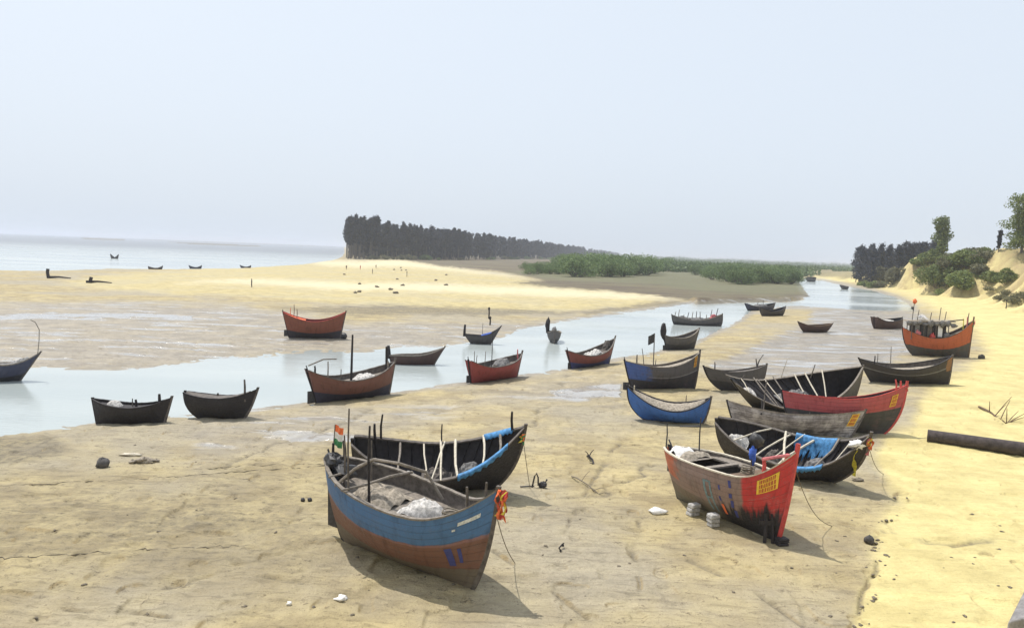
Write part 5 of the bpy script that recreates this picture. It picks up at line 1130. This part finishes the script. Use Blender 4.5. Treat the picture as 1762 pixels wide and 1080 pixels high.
for i in range(17):
    px = random.uniform(1594, 1700); d = ray(px, 452-random.uniform(0, 6)); dist = random.uniform(215, 300); p = CAMP+d*(dist/d.y); z = gz(p.x, p.y); h = random.uniform(2.0, 4.0)
    if i == 0:
        sc = [bush_proto('scrub_bush', 'scrub', 'bush', 5, 8, 1100, 320+j, .5, FM['bush' if j != 1 else 'dull'], 9) for j in range(3)]
    place(sc[i % 3], i < 3, (p.x, p.y, z-.4), h/5, 'olive green scrub bush on the plateau behind the dune crest', 'scrub bushes behind the dune crest')
for i in range(22):
    px = random.uniform(1596, 1692); py = random.uniform(444, 458); p = hit(px, py); hh = random.uniform(17, 28)*p.y/F
    place(sc[i % 3], False, p-Vector((0, 0, .1*hh)), hh/5, 'green scrub bush growing on the brow of the right dune', 'scrub bushes on the brow of the right dune')
for px, py, hp in ((1722, 516, 14), (1746, 522, 18), (1759, 514, 16), (1735, 508, 12), (1700, 500, 10), (1640, 486, 12), (1596, 478, 12)):
    p = hit(px, py); hh = hp*p.y/F; place(sc[1], False, p-Vector((0, 0, .1*hh)), hh/5, 'dry low tussock bush on the eroded lower slope of the right dune', 'tussock bushes on the lower dune slope')
for i in range(18):
    px = random.uniform(1480, 1532); dist = random.uniform(300, 380); d = ray(px, 478); p = CAMP+d*(dist/d.y); z = max(.2, gz(p.x, p.y)); place(sc[i % 3], False, (p.x, p.y, z-.3), random.uniform(.35, .7), 'grey green scrub bush along the right creek bank below the pines', 'scrub bushes along the right creek bank')
def big_tree(px, py_base, top, wpx, dist, lab, seed, mat='bush', n=3200, name='broadleaf_tree', lobes=16):
    yb = py_base
    while hit(px, yb).y > 420 and yb < 520: yb += 2
    p = hit(px, yb+2); dist = p.y; print('tree', px, yb, dist); h = (yb+2-top)*dist/F; w_ = wpx*dist/F; r = np.random.default_rng(seed); root = empty(name, p); mb = MB()
    z0 = gz(p.x, p.y)-p.z
    mb.tube([(0, 0, min(z0, 0)-.5), (.1, 0, h*.3), (-.1, .05, h*.65), (0, 0, h*.92)], h*.022, 7, r1=h*.006); pts = []
    for i in range(lobes):
        u = .14+.83*(i+.5)/lobes; a = r.random()*6.283; q = w_*.30*r.random()*(1.15-u*.5); c = np.array([math.cos(a)*q, math.sin(a)*q, h*u]); rad = np.array([w_*.27, w_*.27, h*.085])*(.7+.6*r.random())
        k = n//lobes; dd = r.normal(size=(k, 3)); dd /= np.linalg.norm(dd, axis=1)[:, None]; pts.append(c+dd*(.4+.65*r.random((k, 1)))*rad); mb.tube([(0, 0, h*u*.75), tuple(c)], h*.006, 4)
    mb.build('trunk', FM['bark'], root); me = leaves_mesh('crown', np.concatenate(pts), 2.0*dist/F, FM[mat], 1.7); o = bpy.data.objects.new('crown', me); C.objects.link(o); o.parent = root; tag(root, lab, 'tree')
big_tree(1617, 452, 374, 34, 265, 'tall thin green tree rising above the dune crest', 401, n=5500, lobes=20)
big_tree(1757, 436, 338, 74, 150, 'large tree on the dune top cut by the right edge', 402, n=9000, lobes=30)
big_tree(1718, 424, 396, 12, 230, 'small dark tree left of the large tree at the right edge', 403, 'pine', n=700, lobes=7)
for i in range(22):
    px = random.uniform(1690, 1760); dist = random.uniform(240, 320); d = ray(px, 428); p = CAMP+d*(dist/d.y); z = gz(p.x, p.y); place(sc[i % 3], False, (p.x, p.y, min(z, p.z)-.3), random.uniform(.3, .6), 'distant scrub bush along the dune top near the right edge', 'scrub bushes on the far dune top')

# ------------------------------------------------------------------ haze
def build_haze():
    m = bpy.data.materials.new('haze'); m.use_nodes = True; t = m.node_tree; t.nodes.clear(); o = t.nodes.new('ShaderNodeOutputMaterial'); v = t.nodes.new('ShaderNodeVolumePrincipled')
    v.inputs['Color'].default_value = (.80, .84, .93, 1); v.inputs['Density'].default_value = .00022; v.inputs['Anisotropy'].default_value = .0
    t.links.new(v.outputs[0], o.inputs['Volume'])
    mb = MB(); mb.box((0, 30000, 22), (124000, 62000, 48)); h = mb.build('haze', m); h['kind'] = 'stuff'
    h.display_type = 'WIRE'
build_haze()
for o in bpy.data.objects:
    if 'label' in o and len(o['label'].split()) > 16: print('LONG', len(o['label'].split()), o['label'])
print('objects', len(bpy.data.objects))
